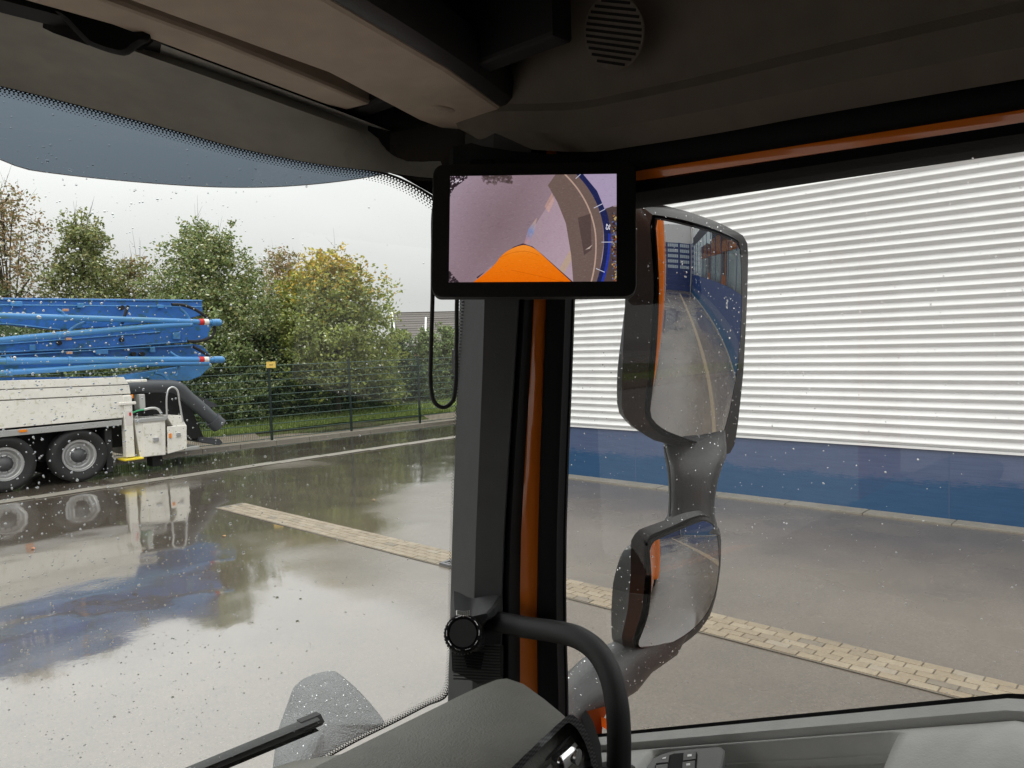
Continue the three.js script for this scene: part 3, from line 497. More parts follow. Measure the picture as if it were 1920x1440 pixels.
  pipe([[-420, 580], [0, 592], [130, 596], [300, 601], [398, 604.5]], 0.062); pipe([[-420, 676], [0, 638], [60, 632], [130, 626], [230, 617], [300, 611], [360, 608]], 0.062);
  pipe([[-420, 676], [0, 677], [150, 675.5], [300, 674.5], [400, 674.5]], 0.072); pipe([[-420, 726], [0, 699], [100, 693], [200, 686], [300, 682], [392, 681]], 0.06);
  for (const [u0, u1, v] of [[396, 413, 604.8], [400, 418, 674.5]]) mesh('pipe_end', [rod(onZ(u0, v, ZP), onZ(u1 - 3, v, ZP), 0.085, 0.085, 14), new THREE.SphereGeometry(0.085, 14, 10).translate(...onZ(u1 - 3, v, ZP).toArray())], blueL, T);
  for (const [u0, u1, v] of [[373, 381, 603.6], [372, 381, 674.5]]) mesh('red_band', rod(onZ(u0, v, ZP), onZ(u1, v, ZP), 0.0745, 0.0745, 14), red, T);
  for (const [u0, u1, v] of [[381.5, 390, 603.8], [381.5, 390, 674.5]]) mesh('white_band', rod(onZ(u0, v, ZP), onZ(u1, v, ZP), 0.0745, 0.0745, 14), white, T);
  for (const [u, v, r] of [[123, 595.6, 0.078], [110, 628.5, 0.076], [14, 676.5, 0.086], [130, 675.6, 0.086], [20, 698, 0.075]]) mesh('pipe_clamp', rod(onZ(u - 3, v, ZP), onZ(u + 3, v, ZP), r, r, 14), blueL, T);
  for (const pts of [[[106, 580], [116, 586], [122, 596]], [[336, 578], [348, 588], [356, 600]], [[318, 660], [330, 668], [345, 674]], [[290, 699], [305, 703], [315, 713]], [[335, 680], [334, 694], [330, 706]], [[128, 622], [142, 612], [160, 604]]]) mesh('pipe_bracket', tube(pts.map(([u, v]) => onZ(u, v, ZP - 0.12)), 0.035, 12, 8), blueL, T);
  for (const pts of [[[322, 571], [342, 572], [365, 580], [385, 593], [392, 600]], [[402, 608], [402, 622], [392, 634], [370, 640], [352, 640]], [[362, 650], [380, 660], [394, 670]], [[240, 573], [236, 585], [229, 607]]]) mesh('boom_hose', tube(pts.map(([u, v]) => onZ(u, v, ZP - 0.05)), 0.035, 24, 8), dark, T);
  for (const [u, v] of [[228, 577], [227, 637], [110, 643], [250, 664], [266, 664], [275, 713]]) { const p = onZ(u, v, ZB + 0.06), b = new THREE.CylinderGeometry(0.05, 0.05, 0.12, 12); b.rotateX(Math.PI / 2); b.translate(p.x, p.y, p.z); mesh('boom_pin', b, dark, T); }
  for (const [u, v] of [[123, 582], [130, 662], [128, 636]]) { const p = onZ(u, v, ZP); mesh('rusty_clip', box(p.x - 0.05, p.x + 0.05, p.y - 0.02, p.y + 0.03, p.z - 0.04, p.z + 0.05, 0.01), std(0.4, 0.24, 0.16, 0.7), T); }
  { // white lettering along the boom, mostly behind the pipe
    const cv = document.createElement('canvas'); cv.width = 512; cv.height = 96; const c = cv.getContext('2d'); c.clearRect(0, 0, 512, 96); c.fillStyle = '#f0eee8'; c.font = 'bold 104px sans-serif'; c.textBaseline = 'top'; c.fillText('C T OO  6', 0, -14);
    const t = new THREE.CanvasTexture(cv); t.colorSpace = THREE.SRGBColorSpace; t.magFilter = THREE.LinearFilter;
    const a = BB(1, 584), b = BB(76, 599), g = new THREE.PlaneGeometry(b[0] - a[0], a[1] - b[1]); g.translate((a[0] + b[0]) / 2, (a[1] + b[1]) / 2, ZB + 0.004);
    mesh('lettering', g, new THREE.MeshStandardMaterial({ map: t, alphaTest: 0.5, roughness: 0.5, side: THREE.DoubleSide }), T);
  }
}
{ // white lorry by the hedge, mostly behind the pillar
  const L = group('white_lorry'); tag(L, 'white lorry with black mirror standing at the fence corner', 'lorry');
  const c = onY(853, 796, 0), wht = std(0.72, 0.72, 0.71, 0.3), dk = std(0.02, 0.02, 0.022, 0.2); L.position.set(c.x, 0, c.z + 0.1); L.rotation.y = -Math.PI / 2;
  mesh('cab', box(0, 2.3, 0.5, 2.6, -2.2, 0, 0.12), wht, L); mesh('windscreen', box(0.15, 2.15, 1.55, 2.35, -0.01, 0.012, 0.005), std(0.09, 0.10, 0.105, 0.03, { ior: 1.52 }), L); mesh('grille', box(0.3, 2.0, 0.75, 1.3, -0.01, 0.015, 0.005), dk, L); mesh('bumper', box(0.0, 2.3, 0.3, 0.6, -0.3, 0.06, 0.05), dk, L);
  mesh('mirror', [box(-0.22, -0.08, 1.6, 2.4, -0.2, -0.05, 0.04), rod(V(-0.16, 2.42, -0.12), V(0.1, 2.5, -0.1), 0.02)], dk, L);
  mesh('box_body', box(0.0, 2.4, 0.9, 3.0, -7, -2.4, 0.03), wht, L);
  for (const x of [0.12, 2.18]) for (const z of [-1.0, -5.5]) { const w = new THREE.CylinderGeometry(0.48, 0.48, 0.28, 24); w.rotateZ(Math.PI / 2); w.translate(x, 0.48, z); mesh('wheel', w, dk, L); }
  for (const x of [0.3, 2.0]) mesh('headlight', box(x - 0.15, x + 0.15, 0.66, 0.82, 0.016, 0.05, 0.02), std(0.7, 0.7, 0.7, 0.1), L);
}

// ───────────────────────── the truck cab we sit in ─────────────────────────
const C = group('truck_cab'); tag(C, 'dark truck cab interior with beige overhead shelf and orange door frame', 'truck cab');
const wsF = (x, y) => 1.37 - 0.33 * Math.pow(Math.abs(x + 0.1), 4) + 0.10 * (2.85 - y);      // windscreen: metres ahead at x, y
const wsP = (x, y, out = 0) => V(x, y, -wsF(x, y) - out);
const onWS = (u, v, out = 0) => { const r = ray(u, v); let t = 1.2; for (let i = 0; i < 60; i++) { const p = camera.position.clone().addScaledVector(r, t), e = wsF(p.x, p.y) + out + p.z; t += e * 0.6 / Math.max(0.4, -r.z); } return camera.position.clone().addScaledVector(r, t); };
{
  // windscreen pane
  const pos = [], idx = [], nx = 60, ny = 24;
  for (let j = 0; j <= ny; j++) for (let i = 0; i <= nx; i++) { const p = wsP(-1.16 + 2.15 * i / nx, 1.62 + 1.32 * j / ny); pos.push(p.x, p.y, p.z); }
  for (let j = 0; j < ny; j++) for (let i = 0; i < nx; i++) { const a = j * (nx + 1) + i; idx.push(a, a + 1, a + nx + 2, a, a + nx + 2, a + nx + 1); }
  const g = new THREE.BufferGeometry(); g.setAttribute('position', new THREE.Float32BufferAttribute(pos, 3)); g.setIndex(idx); g.computeVertexNormals();
  const ws = group('windscreen', C); mesh('glass', g, M.pane, ws);
  // printed dot band along its edge
  const dots = dataTex(64, 192, (x, y) => {
    const row = Math.min(5, Math.floor((1 - y) * 6)), v = ((1 - y) * 6) % 1 - 0.5, o = row % 2 ? 0.5 : 0, u = ((x + o) % 1) - 0.5, d = Math.hypot(u, v * 0.85);
    const a = row === 0 ? 1 : row < 3 ? (d > [0, 0.26, 0.34][row] ? 1 : 0) : (d < [0, 0, 0, 0.30, 0.25, 0.19][row] ? 1 : 0);
    return [1, 1, 1, a];
  }, true, 1);
  const fr = new THREE.MeshStandardMaterial({ color: lin(0.008, 0.008, 0.009), map: dots, alphaTest: 0.5, roughness: 0.6, side: THREE.DoubleSide });
  const strip = (outer, inner) => {
    const n = 160, a = curve(outer, n), b = curve(inner, n), p = [], uv = [], ix = []; let s = 0;
    for (let i = 0; i <= n; i++) { if (i) s += a[i].distanceTo(a[i - 1]); p.push(...a[i].toArray(), ...b[i].toArray()); uv.push(s / 0.0058, 1, s / 0.0058, 0); if (i < n) ix.push(i * 2, i * 2 + 1, i * 2 + 2, i * 2 + 1, i * 2 + 3, i * 2 + 2); }
    const h = new THREE.BufferGeometry(); h.setAttribute('position', new THREE.Float32BufferAttribute(p, 3)); h.setAttribute('uv', new THREE.Float32BufferAttribute(uv, 2)); h.setIndex(ix); h.computeVertexNormals(); return h;
  };
  const inn = -0.004, top = [[0, 158], [150, 195], [300, 234], [450, 275], [600, 305], [700, 318], [740, 329], [775, 345], [808, 364], [850, 392]], low = [[0, 181], [150, 218], [300, 257], [450, 297], [600, 326], [690, 339], [728, 349], [765, 366], [803, 391], [845, 420]];
  const wl = (y0) => [-1.14, -0.8, -0.4, 0, 0.2].map((x) => wsP(x, y0 - 0.02 * Math.pow(Math.abs(x + 0.1), 2), inn));
  mesh('dot_band', strip([...wl(2.915), ...top.map(([u, v]) => onWS(u, v, inn))], [...wl(2.897), ...low.map(([u, v]) => onWS(u, v, inn))]), fr, ws);
  mesh('dot_band', strip([[876, 560], [868, 700], [860, 900], [853, 1100], [848, 1250], [838, 1306], [800, 1325], [740, 1356], [660, 1396], [560, 1455]].map(([u, v]) => onWS(u, v, inn)), [[860, 560], [853, 700], [846, 900], [840, 1100], [836, 1245], [827, 1294], [793, 1314], [733, 1345], [653, 1385], [553, 1444]].map(([u, v]) => onWS(u, v, inn))), fr, ws);
  // grey lining from the glass edge up to the blind rail
  const eT = [...wl(2.913), ...[[0, 161], [150, 198], [300, 237], [450, 278], [600, 308], [715, 322], [750, 327], [800, 333], [840, 335]].map(([u, v]) => onWS(u, v, -0.012))];
  const eB = [[-1.14, 2.945, -1.13], [-0.8, 2.945, -1.13], [-0.4, 2.945, -1.13], [0, 2.945, -1.13], [0.13, 2.945, -1.13]].map((a) => V(...a)).concat([[0, 8], [130, 52], [255, 97], [400, 148], [560, 206], [680, 249], [740, 271], [790, 290], [830, 304]].map(([u, v], i) => onZ(u, v, -1.13 + 0.008 * i)));
  const n = 80, A = curve(eT, n), Bc = curve(eB, n);
  mesh('blind_panel', slab(A.map((a, i) => { const b = Bc[i], m = a.clone().lerp(b, 0.5).add(V(0, 0.006, 0.0)); return [a, a.clone().lerp(m, 0.5).add(V(0, 0.003, 0)), m, b]; }), V(0, 0.02, -0.015), 0.8), M.blind, C);
  // black corner trim between dot band, blind panel and screen
  { const hi = [[690, 180], [760, 170], [830, 160], [900, 150], [1020, 150], [1060, 150]], lo = [[690, 312], [752, 331], [808, 363], [850, 393], [905, 440], [1010, 560]];
    mesh('corner_cover', slab(hi.map((p, i) => [P(p[0], p[1], [1.33, 1.345, 1.36, 1.385, 1.40, 1.40][i]), P(lo[i][0], lo[i][1], [1.35, 1.36, 1.37, 1.385, 1.40, 1.40][i])]), V(0.02, 0.02, -0.02)), M.black, C); }
}
{ // overhead: blind rail, beige lip, beige shelf with dark padded edge, open dark locker above
  const rail = (top, low, z, dz, off, mat, name, parent = C) => mesh(name, slab(top.map((a, i) => [onZ(a[0], a[1], z + dz * i + 0.03), onZ(low[i][0], low[i][1], z + dz * i - 0.01)]), off), mat, parent);
  rail([[-420, -92], [0, -1], [290, 72], [640, 204], [790, 262], [870, 295]].map(([u, v]) => [u, v + 2]), [[-420, -62], [0, 18], [258, 96], [640, 231], [790, 288], [850, 306]], -1.155, 0.010, V(0, 0.02, -0.02), M.black, 'rail_slot');
  const bl = group('blind_rail', C);
  rail([[-420, -84], [0, 3], [286, 77], [640, 210], [790, 268], [862, 296]], [[-420, -74], [0, 11], [263, 90], [640, 222], [790, 280], [852, 303]], -1.135, 0.009, V(0, 0.006, -0.012), plastic(0.42, 0.42, 0.41, 0.45), 'rail_cover', bl);
  // shelf boards: outline in x, ahead
  const sh = group('overhead_shelf', C), out = (l) => l.map(([x, f]) => [x, -f]);
  mesh('shelf_panel', slabY(out([[-1.15, 0.86], [0.3, 0.862], [0.636, 0.912], [0.80, 0.972], [0.875, 1.0], [0.93, 1.01], [0.972, 0.99], [0.99, 0.93], [0.987, 0.88], [0.75, 0.79], [0.473, 0.71], [0.25, 0.66], [0, 0.625], [-1.15, 0.6]]), 2.88, 2.93, 0.008), M.beige, sh);
  mesh('front_lip', slabY(out([[-1.15, 0.895], [0.3, 0.92], [0.5, 0.955], [0.70, 1.005], [0.80, 1.035], [0.79, 1.085], [0.751, 1.085], [0.384, 0.995], [-1.15, 0.955]]), 2.90, 2.95, 0.006), M.beige, sh);
  mesh('groove_filler', slabY(out([[-1.15, 0.80], [0.3, 0.82], [0.8, 0.95], [0.95, 0.98], [0.84, 1.09], [0.384, 1.05], [-1.15, 1.0]]), 2.945, 2.97), M.beige, sh);
  // finger dimple in the shelf underside
  { const c = onY(828, 205, 2.8795), g = new THREE.SphereGeometry(0.03, 20, 10, 0, Math.PI * 2, 0, Math.PI / 2); g.scale(0.9, 0.12, 0.5); g.rotateX(Math.PI); g.translate(c.x, 2.8805, c.z); mesh('catch', g, M.beige, sh); }
  const edge = curve([[-1.15, 0.594], [0, 0.619], [0.25, 0.654], [0.473, 0.704], [0.75, 0.784], [0.99, 0.872]].map(([x, f]) => V(x, 0, -f)), 40);
  mesh('padded_edge', loft(edge.map((p) => [[0, 2.884], [0.016, 2.89], [0.026, 2.912], [0.022, 2.945], [0.0, 2.965], [-0.05, 2.965], [-0.05, 2.884]].map(([d, y]) => V(p.x - d * 0.25, y, p.z + d)))), M.leather, sh);
  mesh('header_lining', loft([-1.15, -0.6, 0, 0.5, 0.8, 0.95].map((x) => [V(x, 2.96, -1.125), V(x, 3.3, -1.125), V(x, 3.3, -1.14), V(x, 2.96, -1.14)])), M.black, C);
  const lk = group('roof_locker', C), dk = std(0.008, 0.008, 0.009, 0.8);
  mesh('locker_back', box(-1.15, 0.84, 2.93, 3.3, -1.12, -1.08), dk, lk); mesh('locker_cheek', slabY([[0.80, -0.645], [0.84, -0.645], [0.84, -1.12], [0.80, -1.12]], 2.90, 3.3, 0.006), dk, lk); mesh('locker_floor', slabY(out([[-1.15, 0.62], [0.473, 0.73], [0.8, 0.83], [0.8, 1.1], [-1.15, 1.1]]), 2.945, 2.952), dk, lk);
  // black catch with a bracket on the rail
  const cg = group('blind_handle', C), hp = (l, d) => l.map(([u, v]) => P(u, v, d));
  const ha = [[96, 18], [125, 8], [205, 16], [268, 42], [286, 62], [284, 76], [272, 82], [258, 90], [246, 101], [232, 105], [205, 99], [165, 84], [135, 55], [112, 30]];
  const r0 = resample(hp(ha, 0.98), 48), cc = V(0, 0, 0); r0.forEach((p) => cc.add(p)); cc.divideScalar(48);
  const back = r0.map((p) => p.clone().addScaledVector(ray(190, 60), 0.05)), front = r0.map((p) => p.clone().lerp(cc, 0.22).addScaledVector(ray(190, 60), -0.028)), f2 = r0.map((p) => p.clone().lerp(cc, 0.07).addScaledVector(ray(190, 60), -0.018));
  mesh('grip', loft([back, r0, f2, front], { crease: 0.7 }), plastic(0.006, 0.006, 0.0065, 0.7, { specularIntensity: 0.3 }), cg);
  { const l = [[82, 28], [118, 40], [168, 86], [100, 62], [80, 52]]; mesh('plate', loft([hp(l, 1.0), hp(l, 1.03)]), plastic(0.01, 0.01, 0.011, 0.6), cg); }
  mesh('bracket', loft([hp([[80, 22], [106, 12], [122, 18], [126, 36], [108, 36]], 1.0), hp([[80, 22], [106, 12], [122, 18], [126, 36], [108, 36]], 1.02)]), plastic(0.12, 0.12, 0.12, 0.45), cg); mesh('bracket', loft([hp([[256, 82], [284, 70], [288, 78], [266, 94], [250, 94]], 0.99), hp([[256, 82], [284, 70], [288, 78], [266, 94], [250, 94]], 1.02)]), plastic(0.12, 0.12, 0.12, 0.45), cg);
}
{ // side of the roof: lining over the door, speaker grille, seals, orange frame
  const f2 = (l, x) => l.map(([u, v]) => onX(u, v, x));
  const lowE = f2([[884, 254], [905, 266], [960, 276], [1050, 284], [1120, 284], [1200, 273], [1350, 249], [1500, 221], [1700, 186], [1920, 148], [2200, 100]], 0.965), n = 60;
  lowE.push(V(0.965, 2.76, 0.35), V(0.965, 2.76, 1.1));
  const midE = lowE.map((p, i) => V(0.925, p.y + (i < 3 ? [0.02, 0.035, 0.05][i] : 0.055), p.z)), upE = lowE.map((p) => V(0.80, 3.26, p.z));
  const a = curve(lowE, n), b = curve(midE, n), c = curve(upE, n);
  const sl = group('side_lining', C);
  mesh('lining', slab(a.map((p, i) => [p, p.clone().lerp(b[i], 0.5).add(V(-0.012, -0.004, 0)), b[i], b[i].clone().lerp(c[i], 0.02).add(V(0.006, 0.004, 0)), b[i].clone().lerp(c[i], 0.35).add(V(0.01, 0, 0)), c[i]]), V(0.05, 0.02, 0), 0.5), M.liner, sl);
  { const t = [[850, 275], [884, 268], [905, 274], [960, 283], [1050, 291], [1120, 291], [1215, 278]], b = [[850, 318], [884, 330], [905, 330], [960, 330], [1050, 330], [1120, 330], [1215, 322]]; mesh('header_trim', slab(t.map((p, i) => [P(p[0], p[1], 1.235 - 0.012 * i), P(b[i][0], b[i][1], 1.235 - 0.012 * i)]), V(0.01, 0, -0.02)), M.black, sl); }
  // round speaker: a shallow disc of slats
  const o = onX(1160, 66, 0.875), q = new THREE.Quaternion().setFromUnitVectors(V(0, 0, 1), V(-0.93, -0.36, 0).normalize()), S = (g) => { g.applyQuaternion(q); g.translate(o.x - 0.012, o.y, o.z); return g; };
  const disc = new THREE.CylinderGeometry(0.0455, 0.0465, 0.0012, 40); disc.rotateX(Math.PI / 2); mesh('speaker_disc', S(disc), M.liner, sl);
  for (let k = -5; k <= 5; k++) { const y = k * 0.0074, w = Math.sqrt(0.00185 - y * y); mesh('speaker_slot', S(box(-w, w, y - 0.0018, y + 0.0018, 0.0002, 0.0012, 0.0002)), M.black, sl); }
  // roof rail seal, orange body frame, door frame with seal
  const strip = (hi, lo, x, depth, mat, name, parent, bulge = 0) => mesh(name, slab(hi.map((p, i) => { const A = onX(p[0], p[1], x), B = onX(lo[i][0], lo[i][1], x), m = A.clone().lerp(B, 0.5).add(V(-bulge, 0, 0)); return bulge ? [A, A.clone().lerp(B, 0.2).add(V(-bulge * 0.7, 0, 0)), m, A.clone().lerp(B, 0.8).add(V(-bulge * 0.7, 0, 0)), B] : [A, B]; }), V(depth, 0, 0), 1.0), mat, parent);
  const df = group('door_opening', C), U = [840, 960, 1080, 1200, 1350, 1500, 1700, 1920, 2250, 2700];
  const L = (p, q2) => U.map((u) => [u, p[1] + (q2[1] - p[1]) * (u - p[0]) / (q2[0] - p[0])]);
  strip(L([1200, 262], [1920, 140]), L([1200, 318], [1920, 203]), 0.985, 0.05, M.black, 'roof_seal', df, 0.008);
  strip(L([1200, 313], [1920, 197]), L([1200, 338], [1920, 230]), 0.992, 0.05, M.orange, 'painted_frame', df, 0.002);
  strip(L([1200, 334], [1920, 222]), L([1200, 350], [1920, 240]), 1.012, 0.03, M.rubber, 'door_seal', df, 0.006);
}
{ // windscreen pillar
  const A = group('windscreen_pillar', C);
  // rows down the pillar: v, then u of: glass edge, ridge, trim end, seal end, orange end, frame end
  const rows = [[250, 872, 925, 1000, 1028, 1050, 1100], [420, 866, 914, 987, 1012, 1036, 1078], [560, 862, 907, 975, 1001, 1027, 1063], [700, 858, 903, 966, 994, 1022, 1058], [850, 853, 897, 956, 985, 1016, 1052], [1000, 848, 891, 947, 977, 1012, 1047], [1110, 845, 888, 943, 975, 1010, 1046], [1200, 843, 886, 942, 975, 1010, 1047], [1300, 840, 884, 942, 975, 1011, 1050], [1480, 836, 880, 942, 975, 1012, 1052]];
  const rs = []; for (let i = 0; i + 1 < rows.length; i++) for (let k = 0; k < 4; k++) rs.push(rows[i].map((a, j) => a + (rows[i + 1][j] - a) * k / 4));
  rs.push(rows[rows.length - 1]);
  const dz = (v) => (v - 700) * 0.00002;
  const part = (name, mat, f, off, crease = 0.4) => mesh(name, slab(rs.map((r) => f(r).map(([u, d]) => P(u, r[0], d + dz(r[0])))), off, crease), mat, A);
  const far = V(0.05, 0, -0.05);
  part('pillar_trim', M.trim, (r) => [[r[1], 1.40], [r[1] + 1, 1.385], [r[2] - 1.5, 1.285], [r[2] + 1.5, 1.278], [r[3] - 3, 1.262], [r[3], 1.275]], far, 0.25);
  part('seal_bulb', M.rubber, (r) => [0, 0.15, 0.35, 0.55, 0.75, 1].map((t) => [r[3] + (r[4] - r[3]) * t, 1.285 - 0.016 * Math.sin(Math.PI * Math.min(1, t * 1.25))]), V(0.03, 0, -0.03), 1.2);
  part('painted_frame', M.orange, (r) => [0, 0.15, 0.35, 0.6, 0.85, 1].map((t) => [r[4] - 2 + (r[5] - r[4]) * t, 1.288 - 0.005 * Math.sin(Math.PI * (0.15 + 0.8 * t))]), V(0.03, 0, -0.03), 1.2);
  part('door_frame_edge', M.black, (r) => [[r[5] - 4, 1.292], [r[5] - 1, 1.275], [r[5] + 18, 1.262], [r[6] - 3, 1.262], [r[6], 1.275]], V(0.035, 0, -0.01), 0.7);
  // boss that carries the handle
  const bo = (d, l) => l.map(([u, v]) => P(u, v, d));
  mesh('handle_boss', loft([bo(1.275, [[851, 1108], [884, 1122], [938, 1114], [942, 1150], [912, 1172], [905, 1225], [846, 1225], [844, 1160]]), bo(1.235, [[852, 1142], [884, 1150], [925, 1138], [926, 1155], [903, 1172], [897, 1215], [850, 1215], [849, 1165]]), bo(1.225, [[856, 1150], [884, 1156], [912, 1150], [914, 1160], [898, 1174], [890, 1208], [856, 1208], [854, 1168]])].map((r) => resample(r, 40)), { crease: 0.5 }), M.trim, A);
  // speaker panel under the boss
  const sp = group('pillar_speaker', C);
  mesh('panel', loft([bo(1.262, [[846, 1215], [944, 1210], [944, 1268], [895, 1282], [848, 1258]]), bo(1.29, [[846, 1215], [944, 1210], [944, 1268], [895, 1282], [848, 1258]])].map((r) => r), { crease: 0.3 }), M.trimDark, sp);
  for (let k = 0; k < 13; k++) { const v0 = 1205 + k * 5.6, a = P(850, v0, 1.256), b = P(938, v0 + 5, 1.256); mesh('rib', rod(a, b, 0.0013, 0.0013, 5), M.trim, sp); }
  for (let k = 0; k < 6; k++) { const a = P(868 + k * 1.5, 1223 + k * 5.4, 1.2545), b = P(908 - k * 1.2, 1226 + k * 5.4, 1.2545); mesh('slot', rod(a, b, 0.0016, 0.0016, 5), M.black, sp); }
  // round knob
  const kn = group('pillar_knob', C), kd = ray(868, 1187).normalize(), kq = new THREE.Quaternion().setFromUnitVectors(V(0, 1, 0), V(0, 0.12, 0).sub(kd).normalize()), kc = P(868, 1187, 1.17);
  const K = (g) => { g.applyQuaternion(kq); g.translate(kc.x, kc.y, kc.z); return g; };
  mesh('barrel', K(new THREE.LatheGeometry([[0.0, -0.06], [0.024, -0.06], [0.028, -0.02], [0.0285, -0.004], [0.027, 0.0], [0.0225, 0.001], [0.0215, -0.003], [0, -0.003]].map(([x, y]) => new THREE.Vector2(x, y)), 48)), M.black, kn);
  for (let k = 0; k < 36; k++) { const b = box(-0.0008, 0.0008, -0.03, -0.008, 0.0275, 0.0295); b.rotateY(k * Math.PI / 18); mesh('knurl', K(b), M.trimDark, kn); }
  for (let k = 0; k < 10; k++) { const b = new THREE.TorusGeometry(0.0248, 0.0007, 5, 6, 0.34); b.rotateX(Math.PI / 2); b.translate(0, 0.0014, 0); b.rotateY(k * 0.628); mesh('ring_mark', K(b), M.chrome, kn); }
  mesh('cap', K(new THREE.CylinderGeometry(0.0205, 0.0205, 0.004, 40).translate(0, -0.001, 0)), M.trimDark, kn);
  for (let k = 0; k < 7; k++) { const p = P(857 + k * 4, 1150 - Math.abs(k - 3) * 0.6, 1.155); mesh('index_tooth', box(p.x - 0.001, p.x + 0.001, p.y - 0.004, p.y + 0.003, p.z - 0.001, p.z + 0.001), M.chrome, kn); }
}
{ // grab handle
  const G = group('grab_handle', C), pts = [[905, 1168, 1.30], [932, 1166, 1.255], [985, 1176, 1.22], [1040, 1184, 1.18], [1085, 1196, 1.145], [1120, 1222, 1.115], [1143, 1262, 1.09], [1155, 1310, 1.07], [1160, 1360, 1.055], [1160, 1440, 1.04], [1156, 1530, 1.03]].map(([u, v, d]) => P(u, v, d));
  mesh('bar', tube(pts, 0.0168, 90, 18), plastic(0.014, 0.014, 0.015, 0.5), G);
  mesh('socket', rod(P(1158, 1436, 1.043), P(1157, 1470, 1.038), 0.024, 0.03, 20), M.trimDark, G);
}
{ // dashboard pad with the end vent
  const D = group('dashboard', C);
  const far = [[935, 1262], [835, 1304], [700, 1372], [580, 1444]].map(([u, v]) => onY(u, v, 2.035));
  const prof = (x, k) => [[0.79, 1.90], [0.775, 1.99], [0.762, 2.018], [0.742, 2.032], [0.70, 2.04], [0.645, 2.043], [0.60, 2.042], [0.574, 2.036], [0.558, 2.024], [0.552, 2.004], [0.560, 1.98]].map(([f, y]) => { const c = k; return V(x - (x > 0.6 ? 0.055 * sst(0.76, 0.55, f) * sst(0.6, 0.78, x) : 0), 1.98 + (y - 1.98) * (y > 1.98 ? c : 1), -(0.66 + (f - 0.66) * (0.80 + 0.20 * c))); });
  const xs = [[-1.1, 1], [-0.4, 1], [0, 1], [0.3, 1], [0.5, 1], [0.62, 1], [0.68, 1], [0.725, 0.99], [0.757, 0.955], [0.776, 0.87], [0.785, 0.72]];
  const P2 = xs.map(([x, k]) => prof(x, k));
  mesh('dash_pad', loft(P2.map((r) => [...r, V(r[0].x, 1.86, -0.6), V(r[0].x, 1.86, -0.78)]), { crease: 0.7 }), M.dash, D);
  // lower part towards the glass
  mesh('dash_shelf', loft([-1.12, 0.0, 0.5, 0.75, 0.86, 0.92].map((x) => [V(x, 1.90, -0.77), V(x, 1.84, -0.92), V(x, 1.74 - 0.05 * sst(0.9, 0.5, x), -wsF(x, 1.74) + 0.03), V(x, 1.60, -wsF(x, 1.6) + 0.03), V(x, 1.5, -0.75)])), M.dash, D);
  mesh('dash_body', box(-1.1, 0.76, 1.35, 1.87, -0.9, -0.55, 0.03), M.trimDark, D);
  // end cap beside the vent
  const vent = group('air_vent', C), vp = (u, v, k = 0) => { const p = onZ(u, v, -0.552 - k); return p; };
  const O = (l, k) => l.map(([u, v]) => vp(u, v, k));
  const fr = [[1062, 1343], [1081, 1346], [1092, 1356], [1108, 1390], [1120, 1430], [1122, 1470], [940, 1520], [925, 1475]], frIn = [[1060, 1358], [1074, 1360], [1083, 1368], [1098, 1396], [1109, 1432], [1110, 1462], [962, 1505], [950, 1470]];
  mesh('end_cap', loft([O([[1098, 1330], [1112, 1352], [1126, 1395], [1130, 1440], [1128, 1500], [1112, 1500], [1114, 1440], [1104, 1385], [1090, 1345]], -0.004), O([[1098, 1330], [1112, 1352], [1126, 1395], [1130, 1440], [1128, 1500], [1112, 1500], [1114, 1440], [1104, 1385], [1090, 1345]], 0.05)], { crease: 0.5 }), M.trim, vent);
  const weave = dataTex(128, 128, (x, y) => { const a = Math.floor(x * 16) % 2, s = 0.5 + 0.5 * Math.sin((y * 16 + (a ? 0.5 : 0)) * 2 * Math.PI), g = 0.30 + 0.35 * s; return [g, g, g * 1.02]; }, true, 12);
  const a = resample(O(fr, -0.006), 64), b = resample(O(frIn, -0.004), 64), c = resample(O(frIn, 0.03), 64), d0 = resample(O(fr, 0.03), 64);
  mesh('frame', loft([d0, a, b, c], { caps: false, crease: 0.5 }), std(0.5, 0.5, 0.5, 0.4, { map: weave }), vent);
  mesh('duct', loft([resample(O(frIn, 0.028), 64), resample(O(frIn, 0.035), 64)]), M.black, vent);
  for (const [p, q] of [[[1068, 1380], [985, 1465]], [[1095, 1408], [1040, 1455]], [[1045, 1362], [960, 1450]]]) mesh('fin', rod(vp(p[0], p[1], 0.008), vp(q[0], q[1], 0.008), 0.0018, 0.0018, 6), M.trim, vent);
  mesh('slider_blade', loft([[[1078, 1392], [1083, 1398], [1046, 1440], [1030, 1460], [1015, 1450], [1040, 1424]]].flatMap((l) => [O(l, 0.0), O(l, 0.006)]), { crease: 0.3 }), std(0.5, 0.5, 0.5, 0.3, { metalness: 0.8 }), vent);
  mesh('slider_blade', loft([[[1040, 1440], [1110, 1425], [1112, 1436], [1050, 1452]]].flatMap((l) => [O(l, 0.004), O(l, 0.01)]), { crease: 0.3 }), std(0.28, 0.28, 0.28, 0.35, { metalness: 0.6 }), vent);
  const kc = vp(1064, 1418, -0.012); mesh('slider_knob', new RoundedBoxGeometry(0.034, 0.02, 0.018, 4, 0.007).rotateZ(0.12).translate(kc.x - 0.006, kc.y, kc.z), M.chrome, vent);
  const dsk = new THREE.CylinderGeometry(0.0085, 0.0085, 0.003, 24); dsk.rotateX(Math.PI / 2); dsk.rotateY(0.2); dsk.translate(kc.x + 0.006, kc.y, kc.z + 0.0095); mesh('knob_face', dsk, std(0.62, 0.62, 0.62, 0.25, { metalness: 0.9 }), vent);
}
const sillY = (f) => { const t = (f - 0.162) / (0.693 - 0.162); return t > 0 ? 2.079 - 0.218 * t : 2.079 - 0.03 * t * 1 / (1 - t * 0.6); };
